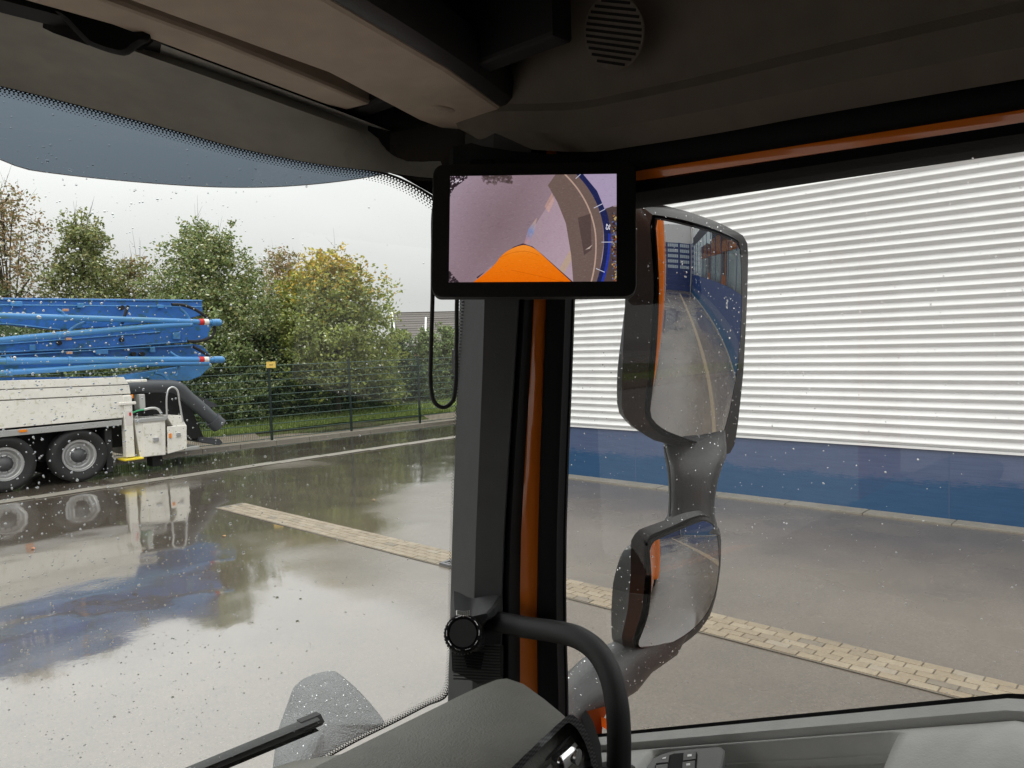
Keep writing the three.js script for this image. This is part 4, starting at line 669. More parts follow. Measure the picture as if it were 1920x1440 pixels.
{ // passenger door: window, frame, sill, panel with grip and switches
  const Dr = group('passenger_door', C);
  const topF = [[1040, 402], [1240, 372], [1500, 332], [1920, 268], [2400, 195]].map(([u, v]) => onX(u, v, 1.03));
  const pane = new THREE.BufferGeometry();
  { const x = 1.03, pts = []; const fz = (z) => -z; const zs = [-0.98, -0.8, -0.6, -0.4, -0.2, 0, 0.3, 0.62]; for (const z of zs) pts.push(V(x, sillY(-z) - 0.03, z), V(x + 0.0, 2.73, z)); const p = [], ix = []; pts.forEach((q) => p.push(q.x, q.y, q.z)); for (let i = 0; i + 1 < zs.length; i++) ix.push(i * 2, i * 2 + 1, i * 2 + 2, i * 2 + 1, i * 2 + 3, i * 2 + 2); pane.setAttribute('position', new THREE.Float32BufferAttribute(p, 3)); pane.setIndex(ix); pane.computeVertexNormals(); }
  mesh('window_glass', pane, M.pane, Dr);
  const U = [960, 1045, 1130, 1240, 1500, 1920, 2400, 3000];
  const L = (p, q, u) => p[1] + (q[1] - p[1]) * (u - p[0]) / (q[0] - p[0]);
  mesh('window_frame', slab(U.map((u) => [onX(u, L([1200, 343], [1920, 229], u), 0.99), onX(u, L([1200, 360], [1920, 250], u), 0.982), onX(u, L([1240, 373], [1920, 268], u), 1.0)]), V(0.05, 0, 0), 0.8), M.black, Dr);
  mesh('rear_frame', box(1.0, 1.06, 1.9, 2.75, 0.6, 0.7, 0.01), M.black, Dr);
  // sill rubber
  const zs = []; for (let i = 0; i <= 60; i++) zs.push(-0.95 + 1.55 * i / 60);
  mesh('sill_seal', slab(zs.map((z) => { const y = sillY(-z); return [V(1.0295, y + 0.002, z), V(1.0275, y + 0.003, z), V(1.0255, y - 0.001, z)]; }), V(0, -0.02, 0)), M.black, Dr);
  mesh('sill_cover', slab(zs.map((z) => { const y = sillY(-z); return [V(1.025, y - 0.003, z), V(1.022, y - 0.001, z), V(1.006, y - 0.009, z), V(1.004, y - 0.015, z)]; }), V(0.004, -0.03, 0), 0.5), M.door, Dr);
  // panel surface: a height field in z (along) and t (across), with the grip recess
  const gz = [], nA = 130, nB = 44, pos = [], idx = [];
  for (let i = 0; i <= nA; i++) for (let j = 0; j <= nB; j++) {
    const z = -0.95 + 1.55 * i / nA, f = -z, t = j / nB, x = 1.0 - 0.20 * t; let y = sillY(f) - 0.02 - 0.10 * t * t - 0.02 * t;
    const a = sst(0.285, 0.305, f) * sst(0.64, 0.60, f), rc = sst(0.996, 0.988, x) * sst(0.925, 0.934, x); y -= 0.11 * a * rc;
    const lower = sst(0.925, 0.90, x) * sst(0.16, 0.24, f + (0.925 - x) * 0.8) * 0; y -= lower;
    pos.push(x, y, z);
  }
  for (let i = 0; i < nA; i++) for (let j = 0; j < nB; j++) { const a = i * (nB + 1) + j; idx.push(a, a + 1, a + nB + 2, a, a + nB + 2, a + nB + 1); }
  const g = new THREE.BufferGeometry(); g.setAttribute('position', new THREE.Float32BufferAttribute(pos, 3)); g.setIndex(idx); g.computeVertexNormals();
  mesh('door_panel', boxUV(g), M.door, Dr);
  mesh('door_groove', slab(zs.map((z) => { const y = sillY(-z); return [V(1.006, y - 0.046, z), V(0.990, y - 0.048, z)]; }), V(0, -0.01, 0)), M.door, Dr);
  mesh('door_inner', box(0.77, 0.80, 1.3, 1.80, -0.9, 0.6), M.trim, Dr);
  // switch block
  const sw = group('switch_block', C), sy = (f) => sillY(f) - 0.045;
  const at3 = (u, v, dy = 0) => { let p = onY(u, v, 1.86); for (let i = 0; i < 6; i++) p = onY(u, v, sillY(-p.z) - 0.012 + dy); return p; };
  const ol = [[1206, 1445], [1225, 1420], [1262, 1407], [1350, 1399], [1359, 1405], [1352, 1440], [1335, 1475], [1205, 1485]], r1 = resample(ol.map(([u, v]) => at3(u, v)), 48), c0 = r1.reduce((s, p) => s.add(p), V(0, 0, 0)).divideScalar(48);
  mesh('block', loft([r1.map((p) => p.clone().add(V(0, -0.06, 0))), r1.map((p) => p.clone().add(V(0, -0.004, 0))), r1.map((p) => p.clone().lerp(c0, 0.05)), r1.map((p) => p.clone().lerp(c0, 0.3).add(V(0, 0.001, 0)))], { crease: 0.5 }), M.doorDark, sw);
  const btn = (l, mat, name, h = 0.004) => { const r = l.map(([u, v]) => at3(u, v, 0.001)); return mesh(name, loft([r, r.map((p) => p.clone().add(V(0, h, 0)))], { crease: 0.3 }), mat, sw); };
  btn([[1228, 1437], [1240, 1423], [1264, 1414], [1306, 1411], [1308, 1416], [1304, 1470], [1226, 1472]], M.black, 'switch_bezel', 0.001);
  const lb = plastic(0.13, 0.13, 0.13, 0.5), mark = std(0.8, 0.8, 0.8, 0.5);
  btn([[1230, 1436], [1242, 1424], [1255, 1419], [1253, 1434]], lb, 'switch'); btn([[1282, 1416], [1305, 1413], [1304, 1428], [1281, 1431]], lb, 'switch'); btn([[1230, 1440], [1252, 1437], [1250, 1458], [1230, 1460]], lb, 'switch'); btn([[1280, 1434], [1303, 1431], [1302, 1452], [1279, 1455]], lb, 'switch');
  btn([[1242, 1427], [1249, 1425], [1248, 1428], [1242, 1429]], mark, 'switch_mark', 0.0048); btn([[1289, 1421], [1297, 1420], [1297, 1424], [1289, 1425]], mark, 'switch_mark', 0.0048); btn([[1287, 1438], [1294, 1437], [1294, 1441], [1287, 1442]], mark, 'switch_mark', 0.0048);
  // outer skin of the door and cab, painted orange
  const sk = group('outer_body', C);
  mesh('door_skin', loft(zs.filter((_, i) => i % 6 === 0).map((z) => { const y = sillY(-z); return [V(1.035, y + 0.0, z), V(1.06, y - 0.012, z), V(1.11, y - 0.14, z), V(1.12, 1.2, z), V(1.10, 0.75, z), V(1.05, 0.75, z), V(1.05, y - 0.1, z)]; })), M.orange, sk);
  mesh('rear_quarter', box(1.04, 1.12, 0.75, 3.25, 0.71, 1.35, 0.03), M.orange, sk);
  mesh('body_side', box(-1.2, 1.25, 0.9, 3.4, 1.7, 8.5, 0.06), M.orange, sk);
  mesh('body_window', box(1.251, 1.26, 2.2, 2.8, 2.3, 4.2, 0.003), std(0.6, 0.6, 0.6, 0.3), sk);
  for (const z of [3.2, 6.4]) { const w = new THREE.CylinderGeometry(0.52, 0.52, 0.3, 32); w.rotateZ(Math.PI / 2); w.translate(0.98, 0.52, z); mesh('wheel', w, M.rubber, sk); }
  mesh('roof_skin', [box(-1.25, 1.12, 3.3, 3.38, -1.25, 1.35, 0.03), box(1.055, 1.10, 2.77, 3.31, -0.85, 1.3, 0.02), box(-1.27, -1.2, 2.77, 3.31, -1.2, 1.3, 0.02)], M.orange, sk);
  mesh('front_skin', [loft([-1.2, -0.8, -0.4, 0, 0.4, 0.8, 1.05].map((x) => [V(x, 2.93, -wsF(x, 2.93) - 0.02), V(x, 3.36, -wsF(x, 2.93) + 0.1), V(x, 3.36, -wsF(x, 2.93) + 0.16), V(x, 2.95, -wsF(x, 2.93) + 0.03)])), loft([-1.2, -0.8, -0.4, 0, 0.4, 0.8, 1.05].map((x) => [V(x, 1.66, -wsF(x, 1.66) - 0.02), V(x, 0.6, -wsF(x, 1.66) - 0.05), V(x, 0.6, -wsF(x, 1.66) + 0.05), V(x, 1.66, -wsF(x, 1.66) + 0.05)]))], M.orange, sk);
  mesh('corner_skin', [box(0.98, 1.1, 0.7, 1.75, -1.08, -0.92, 0.05), box(-1.25, -1.15, 0.7, 3.3, -1.08, -0.92, 0.05)], M.orange, sk);
  // rest of the interior: back wall, floor, roof, driver's side with its window opening
  const rm = group('cab_interior', C), lining = std(0.2, 0.17, 0.14, 0.9, { map: blotchTex });
  mesh('roof_lining', box(-1.2, 1.03, 3.24, 3.29, -1.1, 1.3), lining, rm); mesh('back_wall', box(-1.2, 1.03, 1.1, 3.24, 1.25, 1.3), std(0.10, 0.10, 0.10, 0.9), rm); mesh('floor', box(-1.2, 1.03, 1.05, 1.1, -1.35, 1.3), M.trimDark, rm);
  mesh('driver_door', [box(-1.2, -1.16, 1.1, 1.95, -0.95, 1.25), box(-1.2, -1.16, 2.7, 3.24, -1.1, 1.25), box(-1.2, -1.16, 1.95, 2.7, 0.55, 1.25)], M.trim, rm);
  mesh('quarter_lining', box(0.97, 1.03, 1.1, 3.24, 0.66, 1.25), M.trim, rm);
  mesh('seat', [box(-0.9, -0.3, 1.5, 1.68, -0.1, 0.5, 0.06), box(-0.9, -0.3, 1.68, 2.5, 0.42, 0.56, 0.06)], std(0.03, 0.03, 0.032, 0.9), rm);
}
{ // door mirror: two glasses in one housing on an arm
  const Mi = group('door_mirror', C);
  // a convex glass whose middle sends the sight line to `to`
  const glass = (outline, mid, depth, to, Rh, Rv, name) => {
    const c = P(mid[0], mid[1], depth), d = c.clone().sub(camera.position).normalize(), n = to.clone().normalize().sub(d).normalize();
    const hit = ([u, v]) => { const r = ray(u, v); return camera.position.clone().addScaledVector(r, c.clone().sub(camera.position).dot(n) / r.dot(n)); };
    const eh = V(0, 1, 0).cross(n).normalize(), ev = n.clone().cross(eh), sag = (t) => t.dot(eh) ** 2 / (2 * Rh) + t.dot(ev) ** 2 / (2 * Rv);
    const rim = resample(outline.map(hit), 72), pos = [], nor = [], idx = [], rings = 12;
    pos.push(...c.toArray()); nor.push(...n.toArray());
    for (let k = 1; k <= rings; k++) for (const p of rim) { const t = p.clone().sub(c).multiplyScalar(k / rings), h = sag(t), q = c.clone().add(t).addScaledVector(n, -h); pos.push(...q.toArray()); nor.push(...n.clone().addScaledVector(eh, t.dot(eh) / Rh).addScaledVector(ev, t.dot(ev) / Rv).normalize().toArray()); }
    for (let j = 0; j < 72; j++) { idx.push(0, 1 + (j + 1) % 72, 1 + j); for (let k = 0; k < rings - 1; k++) { const a = 1 + k * 72 + j, b = 1 + k * 72 + (j + 1) % 72; idx.push(a, b + 72, a + 72, a, b, b + 72); } }
    const g = new THREE.BufferGeometry(); g.setAttribute('position', new THREE.Float32BufferAttribute(pos, 3)); g.setAttribute('normal', new THREE.Float32BufferAttribute(nor, 3)); g.setIndex(idx);
    mesh(name, g, M.mirror, Mi);
    const lens = rim.map((p) => { const t = p.clone().sub(c); return p.clone().addScaledVector(n, -sag(t)); });
    mesh('glass_edge', loft([lens.map((p) => p.clone().addScaledVector(n, 0.0005)), lens.map((p) => p.clone().lerp(c, -0.018).addScaledVector(n, -0.001)), lens.map((p) => p.clone().lerp(c, -0.01).addScaledVector(n, -0.008))], { caps: false, crease: 0.5 }), M.black, Mi);
    return { c, n, hit, sag };
  };
  const dir = (yaw, up) => V(Math.sin(yaw * Math.PI / 180) * Math.cos(up * Math.PI / 180), Math.sin(up * Math.PI / 180), Math.cos(yaw * Math.PI / 180) * Math.cos(up * Math.PI / 180));
  const g1 = glass([[1256, 412], [1290, 420], [1345, 436], [1396, 455], [1405, 470], [1404, 560], [1398, 690], [1386, 790], [1376, 838], [1366, 843], [1310, 830], [1262, 812], [1240, 795], [1233, 775], [1238, 690], [1248, 540], [1252, 430]], [1320, 630], 1.55, dir(30, -12), 0.42, 1.3, 'main_glass');
  const g2 = glass([[1240, 1022], [1275, 1004], [1310, 990], [1336, 984], [1352, 992], [1358, 1010], [1357, 1060], [1350, 1110], [1338, 1148], [1318, 1176], [1290, 1200], [1256, 1222], [1236, 1229], [1216, 1226], [1212, 1214], [1222, 1160], [1228, 1090], [1230, 1040]], [1288, 1105], 1.49, dir(27, -30), 0.36, 0.40, 'wide_glass');
  const ring = (l, n = 64) => resample(l, n), hz = M.housing;
  const off = (h, l, k) => l.map((q) => { const p = h.hit(q); return p.clone().addScaledVector(h.n, k - h.sag(p.clone().sub(h.c))); });
  const at3 = (l, d) => l.map(([u, v]) => P(u, v, d));
  const par = (h, l, k) => l.map(([u, v]) => { const r = ray(u, v); return camera.position.clone().addScaledVector(r, (h.c.clone().sub(camera.position).dot(h.n) + k) / r.dot(h.n)); });
  // main housing: rim round the glass, then the shell running forward
  const rimA = [[1252, 402], [1300, 412], [1350, 428], [1402, 449], [1411, 466], [1409, 560], [1402, 695], [1390, 795], [1380, 846], [1366, 852], [1306, 838], [1256, 822], [1234, 800], [1226, 775], [1231, 690], [1242, 540], [1246, 420]];
  const rimB = [[1240, 384], [1300, 399], [1356, 420], [1404, 446], [1412, 466], [1410, 560], [1403, 695], [1392, 800], [1383, 850], [1364, 858], [1304, 846], [1250, 834], [1216, 810], [1198, 782], [1197, 690], [1206, 540], [1222, 400]];
  const rimC = [[1196, 376], [1262, 390], [1330, 412], [1376, 436], [1384, 466], [1383, 560], [1376, 695], [1366, 790], [1356, 836], [1330, 846], [1280, 838], [1226, 822], [1184, 800], [1158, 768], [1158, 690], [1176, 540], [1190, 400]];
  const r0 = ring(off(g1, [[1262, 420], [1290, 427], [1345, 443], [1390, 460], [1397, 472], [1396, 560], [1390, 690], [1378, 790], [1370, 834], [1360, 836], [1310, 823], [1265, 806], [1246, 792], [1241, 775], [1246, 690], [1256, 540], [1259, 435]], -0.03)), r1 = ring(off(g1, rimA, -0.004)), r2 = ring(off(g1, rimB, -0.014));
  const r3 = ring(par(g1, rimB.map((p, i) => [(p[0] * 2 + rimC[i][0]) / 3, (p[1] * 2 + rimC[i][1]) / 3]), -0.055)), r4 = ring(par(g1, rimC, -0.11)), r5 = ring(par(g1, rimC.map(([u, v]) => [u + (1275 - u) * 0.25 + 4, v + (610 - v) * 0.05]), -0.16));
  mesh('main_housing', loft([r0, r1, r2, r3, r4, r5], { crease: 0.55 }), hz, Mi);
  mesh('housing_seam', tube(at3([[1186, 458], [1246, 456]], 1.565), 0.0015, 8, 5), M.black, Mi);
  // neck between the two heads
  const sec = (u0, u1, v, d, t) => { const o = []; for (let k = 0; k < 28; k++) { const a = k / 28 * Math.PI * 2, cu = Math.sign(Math.cos(a)) * Math.pow(Math.abs(Math.cos(a)), 0.7), sv = Math.sign(Math.sin(a)) * Math.pow(Math.abs(Math.sin(a)), 0.7); o.push(P((u0 + u1) / 2 + (u1 - u0) / 2 * cu, v + 3 * sv, d + t * sv)); } return o; };
  mesh('neck', loft([sec(1246, 1360, 806, 1.70, 0.03), sec(1244, 1362, 838, 1.655, 0.04), sec(1246, 1362, 856, 1.625, 0.042), sec(1250, 1354, 876, 1.60, 0.04), sec(1253, 1346, 902, 1.58, 0.036), sec(1254, 1340, 940, 1.57, 0.035), sec(1252, 1340, 965, 1.565, 0.037), sec(1240, 1345, 985, 1.56, 0.042), sec(1222, 1350, 1004, 1.555, 0.045)], { crease: 1.0 }), hz, Mi);
  mesh('neck_seam', tube(at3([[1246, 838], [1254, 872], [1257, 910], [1257, 950], [1255, 975]], 1.538), 0.0013, 16, 5), M.black, Mi);
  // lower head
  const la = [[1238, 1014], [1275, 996], [1310, 981], [1338, 975], [1356, 984], [1364, 1008], [1363, 1062], [1356, 1114], [1343, 1153], [1322, 1183], [1292, 1208], [1258, 1231], [1234, 1239], [1212, 1234], [1205, 1216], [1214, 1160], [1221, 1090], [1224, 1036]];
  const lb = [[1226, 1008], [1270, 988], [1308, 974], [1340, 970], [1358, 981], [1366, 1008], [1365, 1062], [1357, 1116], [1345, 1157], [1323, 1188], [1292, 1214], [1258, 1238], [1230, 1246], [1204, 1238], [1192, 1216], [1197, 1160], [1203, 1090], [1210, 1030]];
  const lc = [[1190, 1014], [1235, 990], [1285, 976], [1318, 974], [1338, 986], [1344, 1010], [1343, 1062], [1335, 1116], [1323, 1152], [1300, 1184], [1270, 1206], [1236, 1226], [1200, 1232], [1166, 1222], [1148, 1200], [1146, 1150], [1150, 1090], [1166, 1036]];
  const q0 = ring(off(g2, [[1246, 1028], [1278, 1010], [1310, 997], [1334, 991], [1345, 998], [1350, 1012], [1349, 1060], [1342, 1108], [1331, 1144], [1312, 1171], [1286, 1193], [1254, 1214], [1238, 1220], [1222, 1217], [1219, 1208], [1228, 1160], [1234, 1090], [1237, 1044]], -0.03)), q1 = ring(off(g2, la, -0.006)), q2 = ring(off(g2, lb, -0.014));
  const q3 = ring(par(g2, lb.map((p, i) => [(p[0] + lc[i][0]) / 2 - 3, (p[1] + lc[i][1]) / 2]), -0.05)), q4 = ring(par(g2, lc, -0.09)), q5 = ring(par(g2, lc.map(([u, v]) => [u + (1245 - u) * 0.3, v + (1105 - v) * 0.12]), -0.14));
  mesh('lower_housing', loft([q0, q1, q2, q3, q4, q5], { crease: 0.55 }), hz, Mi);
  // arm down to the cab, with the orange foot
  const arm = (pts) => loft(pts.map(([ua, va, ub, vb, d]) => { const o = []; for (let k = 0; k < 24; k++) { const a = k / 24 * Math.PI * 2, c = Math.cos(a), s = Math.sin(a); o.push(P((ua + ub) / 2 + (ub - ua) / 2 * c, (va + vb) / 2 + (vb - va) / 2 * c, d + 0.045 * s)); } return o; }), { crease: 1.0 });
  mesh('arm', arm([[1160, 1190, 1290, 1190, 1.56], [1152, 1202, 1270, 1228, 1.545], [1128, 1214, 1222, 1262, 1.52], [1090, 1236, 1195, 1296, 1.49], [1062, 1262, 1170, 1312, 1.46], [1046, 1292, 1130, 1335, 1.43], [1030, 1330, 1100, 1372, 1.40]]), std(0.09, 0.092, 0.095, 0.42, { bumpMap: grainTex, bumpScale: 0.0003, map: blotchTex }), Mi);
  mesh('arm_foot', loft([at3([[1098, 1334], [1145, 1322], [1130, 1350], [1128, 1388], [1098, 1372]], 1.36), at3([[1098, 1334], [1145, 1322], [1130, 1350], [1128, 1388], [1098, 1372]], 1.42)]), std(0.30, 0.07, 0.012, 0.35), Mi);
  mesh('foot_cover', loft([at3([[1127, 1344], [1150, 1352], [1172, 1366], [1176, 1384], [1152, 1378], [1128, 1362]], 1.33), at3([[1127, 1344], [1150, 1352], [1172, 1366], [1176, 1384], [1152, 1378], [1128, 1362]], 1.37)]), M.orange, Mi);
  // warning triangle label on the shell side
  mesh('warning_label', loft([at3([[1201, 586], [1211, 578], [1213, 562], [1206, 556], [1201, 570]], 1.548), at3([[1201, 586], [1211, 578], [1213, 562], [1206, 556], [1201, 570]], 1.56)]), std(0.5, 0.38, 0.05, 0.5), Mi);
}
{ // tinted outer sun visor
  const X = [], n = 60, vf = (x, y) => wsF(x, 2.85) + 0.085 + 0.25 * (2.85 - y) ;
  const onV = (u, v) => { const r = ray(u, v); let t = 1.3; for (let i = 0; i < 60; i++) { const p = camera.position.clone().addScaledVector(r, t); t += (vf(p.x, p.y) + p.z) * 0.6 / Math.max(0.4, -r.z); } return camera.position.clone().addScaledVector(r, t); };
  const low = curve([V(-1.15, 2.83, -vf(-1.15, 2.83)), V(-0.6, 2.82, -vf(-0.6, 2.82)), V(0, 2.83, -vf(0, 2.83)), ...[[-30, 288], [10, 303], [45, 316], [110, 326], [200, 336], [320, 346], [420, 351], [520, 350], [620, 342], [700, 330], [745, 319], [790, 304]].map(([u, v]) => onV(u, v))], n);
  const rows = low.map((p) => [p, V(p.x, (p.y * 2 + 3.02) / 3, -vf(p.x, (p.y * 2 + 3.02) / 3)), V(p.x, (p.y + 3.02 * 2) / 3, -vf(p.x, (p.y + 6.04) / 3)), V(p.x, 3.02, -vf(p.x, 3.02))]);
  const G = group('sun_visor', C);
  mesh('tinted_sheet', loft(rows, { closed: false, caps: false, crease: 2 }), std(0.135, 0.165, 0.20, 0.0, { transmission: 1, thickness: 0, ior: 1.3 }), G);
  mesh('sheet_edge', tube(low, 0.0010, 120, 5), std(0.42, 0.45, 0.48, 0.3), G);
}
{ // wiper and the rain-wet wind deflector at the cab corner
  const Wp = group('wiper', C), a = onWS(330, 1470, 0.03), b = onWS(606, 1356, 0.03), d = b.clone().sub(a), pt = (t, o) => a.clone().addScaledVector(d, t).addScaledVector(V(0, 1, 0), o);
  const strip = (t0, t1, lo, hi, th, mat, name) => mesh(name, slab([t0, (t0 + t1) / 2, t1].map((t) => [pt(t, lo).add(V(0, 0, -0.012)), pt(t, (lo + hi) / 2).add(V(0, 0, 0)), pt(t, hi).add(V(0, 0, -0.012))]), V(0, 0, -th), 0.4), mat, Wp);
  strip(0, 1, -0.0095, 0.0045, 0.012, M.rubber, 'blade'); strip(0, 0.98, 0.005, 0.012, 0.010, M.trim, 'spoiler'); strip(0.87, 1.01, -0.010, 0.0135, 0.016, M.trimDark, 'end_cap'); strip(0, 0.97, -0.0135, -0.0098, 0.004, M.black, 'rubber_lip');
  const D = group('corner_deflector', C), ol = [[518, 1460], [528, 1380], [545, 1330], [556, 1300], [572, 1284], [596, 1273], [622, 1267], [636, 1268], [648, 1276], [676, 1300], [704, 1330], [722, 1356], [700, 1366], [650, 1390], [600, 1420], [560, 1460]];
  const base = ol.map(([u, v]) => onWS(u, v, 0.06 + (1460 - v) * 0.0022)), rg = resample(base, 72), c = rg.reduce((s, p) => s.add(p), V(0, 0, 0)).divideScalar(72);
  mesh('shell', loft([rg.map((p) => p.clone().add(V(0.01, 0, -0.03))), rg, rg.map((p) => p.clone().lerp(c, 0.035).add(V(0, 0, 0.007))), rg.map((p) => p.clone().lerp(c, 0.5).add(V(0, 0.004, 0.012)))], { crease: 0.5 }), std(0.20, 0.205, 0.21, 0.3, { bumpMap: grainTex, bumpScale: 0.002, map: blotchTex }), D);
}
{ // camera monitor hung before the pillar
  const Mo = group('camera_monitor'); tag(Mo, 'black camera monitor showing a fisheye yard view, hung before the pillar', 'monitor');
  const c = P(1000, 432, 1.12), tl = P(810, 310, 1.13), tr = P(1190, 304, 1.11), bl = P(818, 560, 1.115);
  const ex = tr.clone().sub(tl), w = ex.length(); ex.normalize(); const ey0 = tl.clone().sub(bl), h = ey0.length() * 0.995; const ez = ex.clone().cross(ey0).normalize(), ey = ez.clone().cross(ex).normalize();
  Mo.position.copy(c); Mo.quaternion.setFromRotationMatrix(new THREE.Matrix4().makeBasis(ex, ey, ez));
  mesh('case', new RoundedBoxGeometry(w, h, 0.03, 5, 0.012).translate(0, 0, -0.012), plastic(0.008, 0.008, 0.008, 0.6), Mo);
  const sh = new THREE.Shape(), a = w / 2 - 0.001, b = h / 2 - 0.001, r = 0.018; sh.moveTo(-a + r, -b); sh.lineTo(a - r, -b); sh.quadraticCurveTo(a, -b, a, -b + r); sh.lineTo(a, b - r); sh.quadraticCurveTo(a, b, a - r, b); sh.lineTo(-a + r, b); sh.quadraticCurveTo(-a, b, -a, b - r); sh.lineTo(-a, -b + r); sh.quadraticCurveTo(-a, -b, -a + r, -b);
  mesh('bezel', new THREE.ExtrudeGeometry(sh, { depth: 0.004, bevelEnabled: true, bevelSize: 0.0015, bevelThickness: 0.0015, bevelSegments: 2 }).translate(0, 0, 0.0), plastic(0.006, 0.006, 0.006, 0.5), Mo);
  // the picture on the screen
  const cw = 1024, ch = 652, cv = document.createElement('canvas'); cv.width = cw; cv.height = ch; const x = cv.getContext('2d'), R = rng(77);
  const X = (u) => (u - 843) / 313 * cw, Y = (v) => (v - 328) / 201 * ch, path = (l) => { x.beginPath(); l.forEach(([u, v], i) => (i ? x.lineTo(X(u), Y(v)) : x.moveTo(X(u), Y(v)))); x.closePath(); };
  let gr = x.createLinearGradient(0, 0, cw, ch); gr.addColorStop(0, '#a08e9c'); gr.addColorStop(0.35, '#8a747d'); gr.addColorStop(0.7, '#9c8792'); gr.addColorStop(1, '#a59098'); x.fillStyle = gr; x.fillRect(0, 0, cw, ch);
  gr = x.createRadialGradient(X(940), Y(420), 10, X(940), Y(420), 330); gr.addColorStop(0, 'rgba(120,100,104,0.55)'); gr.addColorStop(1, 'rgba(120,100,104,0)'); x.fillStyle = gr; x.fillRect(0, 0, cw, ch);
  x.fillStyle = 'rgba(205,180,196,0.35)'; path([[980, 470], [1000, 430], [1045, 360], [1075, 470], [1075, 529], [1060, 520]]); x.fill();
  gr = x.createLinearGradient(X(985), Y(455), X(1010), Y(415)); gr.addColorStop(0, 'rgba(190,140,140,0.7)'); gr.addColorStop(0.5, 'rgba(120,140,190,0.8)'); gr.addColorStop(1, 'rgba(220,180,150,0.5)'); x.fillStyle = gr; path([[984, 458], [992, 430], [1008, 408], [1004, 432], [994, 456]]); x.fill();
  x.fillStyle = 'rgba(225,170,140,0.4)'; path([[1022, 388], [1036, 362], [1040, 378], [1030, 400]]); x.fill(); x.fillStyle = 'rgba(190,160,120,0.55)'; path([[1050, 505], [1075, 462], [1072, 490], [1058, 515]]); x.fill();
  // wall strip, pale line, blue band, sky corner
  x.fillStyle = '#6d5a55'; path([[1028, 348], [1042, 328], [1082, 328], [1112, 362], [1130, 410], [1132, 460], [1122, 529], [1076, 529], [1072, 480], [1062, 420], [1046, 380]]); x.fill();
  x.fillStyle = '#4f413f'; path([[1090, 328], [1120, 328], [1150, 390], [1157, 390], [1157, 529], [1120, 529], [1134, 470], [1130, 408], [1112, 360]]); x.fill();
  x.strokeStyle = '#b79a8b'; x.lineWidth = 9; x.beginPath(); x.moveTo(X(1054), Y(322)); x.quadraticCurveTo(X(1108), Y(372), X(1117), Y(440)); x.quadraticCurveTo(X(1121), Y(490), X(1108), Y(534)); x.stroke();
  x.strokeStyle = '#1f2550'; x.lineWidth = 40; x.beginPath(); x.moveTo(X(1084), Y(322)); x.quadraticCurveTo(X(1134), Y(372), X(1139), Y(440)); x.quadraticCurveTo(X(1140), Y(490), X(1124), Y(534)); x.stroke();
  x.strokeStyle = '#27379a'; x.lineWidth = 16; x.beginPath(); x.moveTo(X(1143), Y(440)); x.quadraticCurveTo(X(1144), Y(490), X(1128), Y(534)); x.stroke();
  x.fillStyle = '#a797b4'; path([[1094, 328], [1157, 328], [1157, 386], [1134, 394], [1120, 360]]); x.fill();
  x.strokeStyle = '#cfd0e2'; x.lineWidth = 4; for (const l of [[[1080, 336], [1090, 327]], [[1114, 392], [1130, 384]], [[1124, 400], [1135, 394]], [[1128, 456], [1157, 456]], [[1118, 505], [1134, 512]]]) { x.beginPath(); x.moveTo(X(l[0][0]), Y(l[0][1])); x.lineTo(X(l[1][0]), Y(l[1][1])); x.stroke(); }
  x.save(); x.translate(X(1139), Y(428)); x.rotate(Math.PI / 2 + 0.15); x.fillStyle = '#e8e6ee'; x.font = 'bold 34px sans-serif'; x.fillText('25', -20, 8); x.restore();
  for (let i = 0; i < 160; i++) { const u = 1146 + R() * 11, v = 400 + R() * 128; x.fillStyle = ['#3b2430', '#1b1a20', '#8a4a2c', '#b9a06a', '#5a6a9a'][Math.floor(R() * 5)]; x.fillRect(X(u), Y(v), 3 + R() * 10, 3 + R() * 9); }
  x.fillStyle = 'rgba(60,48,46,0.5)'; path([[1084, 410], [1108, 402], [1110, 470], [1096, 480]]); x.fill(); x.fillStyle = '#b9a8a0'; path([[1098, 470], [1112, 460], [1106, 468]]); x.fill();
  // dark leaves at the corners
  for (let i = 0; i < 420; i++) { const t = R(), k = R(), u = 843 + k * 36 * (1 - t), v = 328 + t * 38 * (1 - k * 0.3); x.fillStyle = R() < 0.8 ? '#2a2026' : '#c8bcc8'; x.beginPath(); x.ellipse(X(u), Y(v), 2 + R() * 6, 2 + R() * 4, R() * 3, 0, 7); x.fill(); }
  for (let i = 0; i < 160; i++) { x.fillStyle = 'rgba(74,60,60,0.5)'; const u = 905 + R() * 55; x.beginPath(); x.ellipse(X(u), Y(328 + Math.pow(R(), 2) * 15), 4 + R() * 9, 3 + R() * 6, R() * 3, 0, 7); x.fill(); }
  for (let i = 0; i < 90; i++) { x.fillStyle = '#30262c'; const k = Math.pow(R(), 2); x.beginPath(); x.ellipse(X(843 + k * 18), Y(529 - R() * 22 * (1 - k)), 3 + R() * 5, 2 + R() * 3, R() * 3, 0, 7); x.fill(); }
  // orange front of the truck below
  gr = x.createLinearGradient(0, Y(460), 0, ch); gr.addColorStop(0, '#f29233'); gr.addColorStop(0.3, '#ee7d14'); gr.addColorStop(1, '#e56a06');
  x.fillStyle = '#43303a'; path([[926, 500], [948, 475], [965, 463], [982, 457], [1000, 463], [1018, 478], [1075, 529], [905, 529], [895, 520]]); x.fill();
  x.fillStyle = '#9a8590'; path([[900, 520], [926, 496], [918, 512], [893, 526]]); x.fill();
  x.fillStyle = gr; x.beginPath(); x.moveTo(X(888), Y(530)); x.quadraticCurveTo(X(930), Y(500), X(938), Y(484)); x.quadraticCurveTo(X(956), Y(464), X(983), Y(460)); x.quadraticCurveTo(X(1000), Y(461), X(1016), Y(477)); x.lineTo(X(1073), Y(530)); x.closePath(); x.fill();
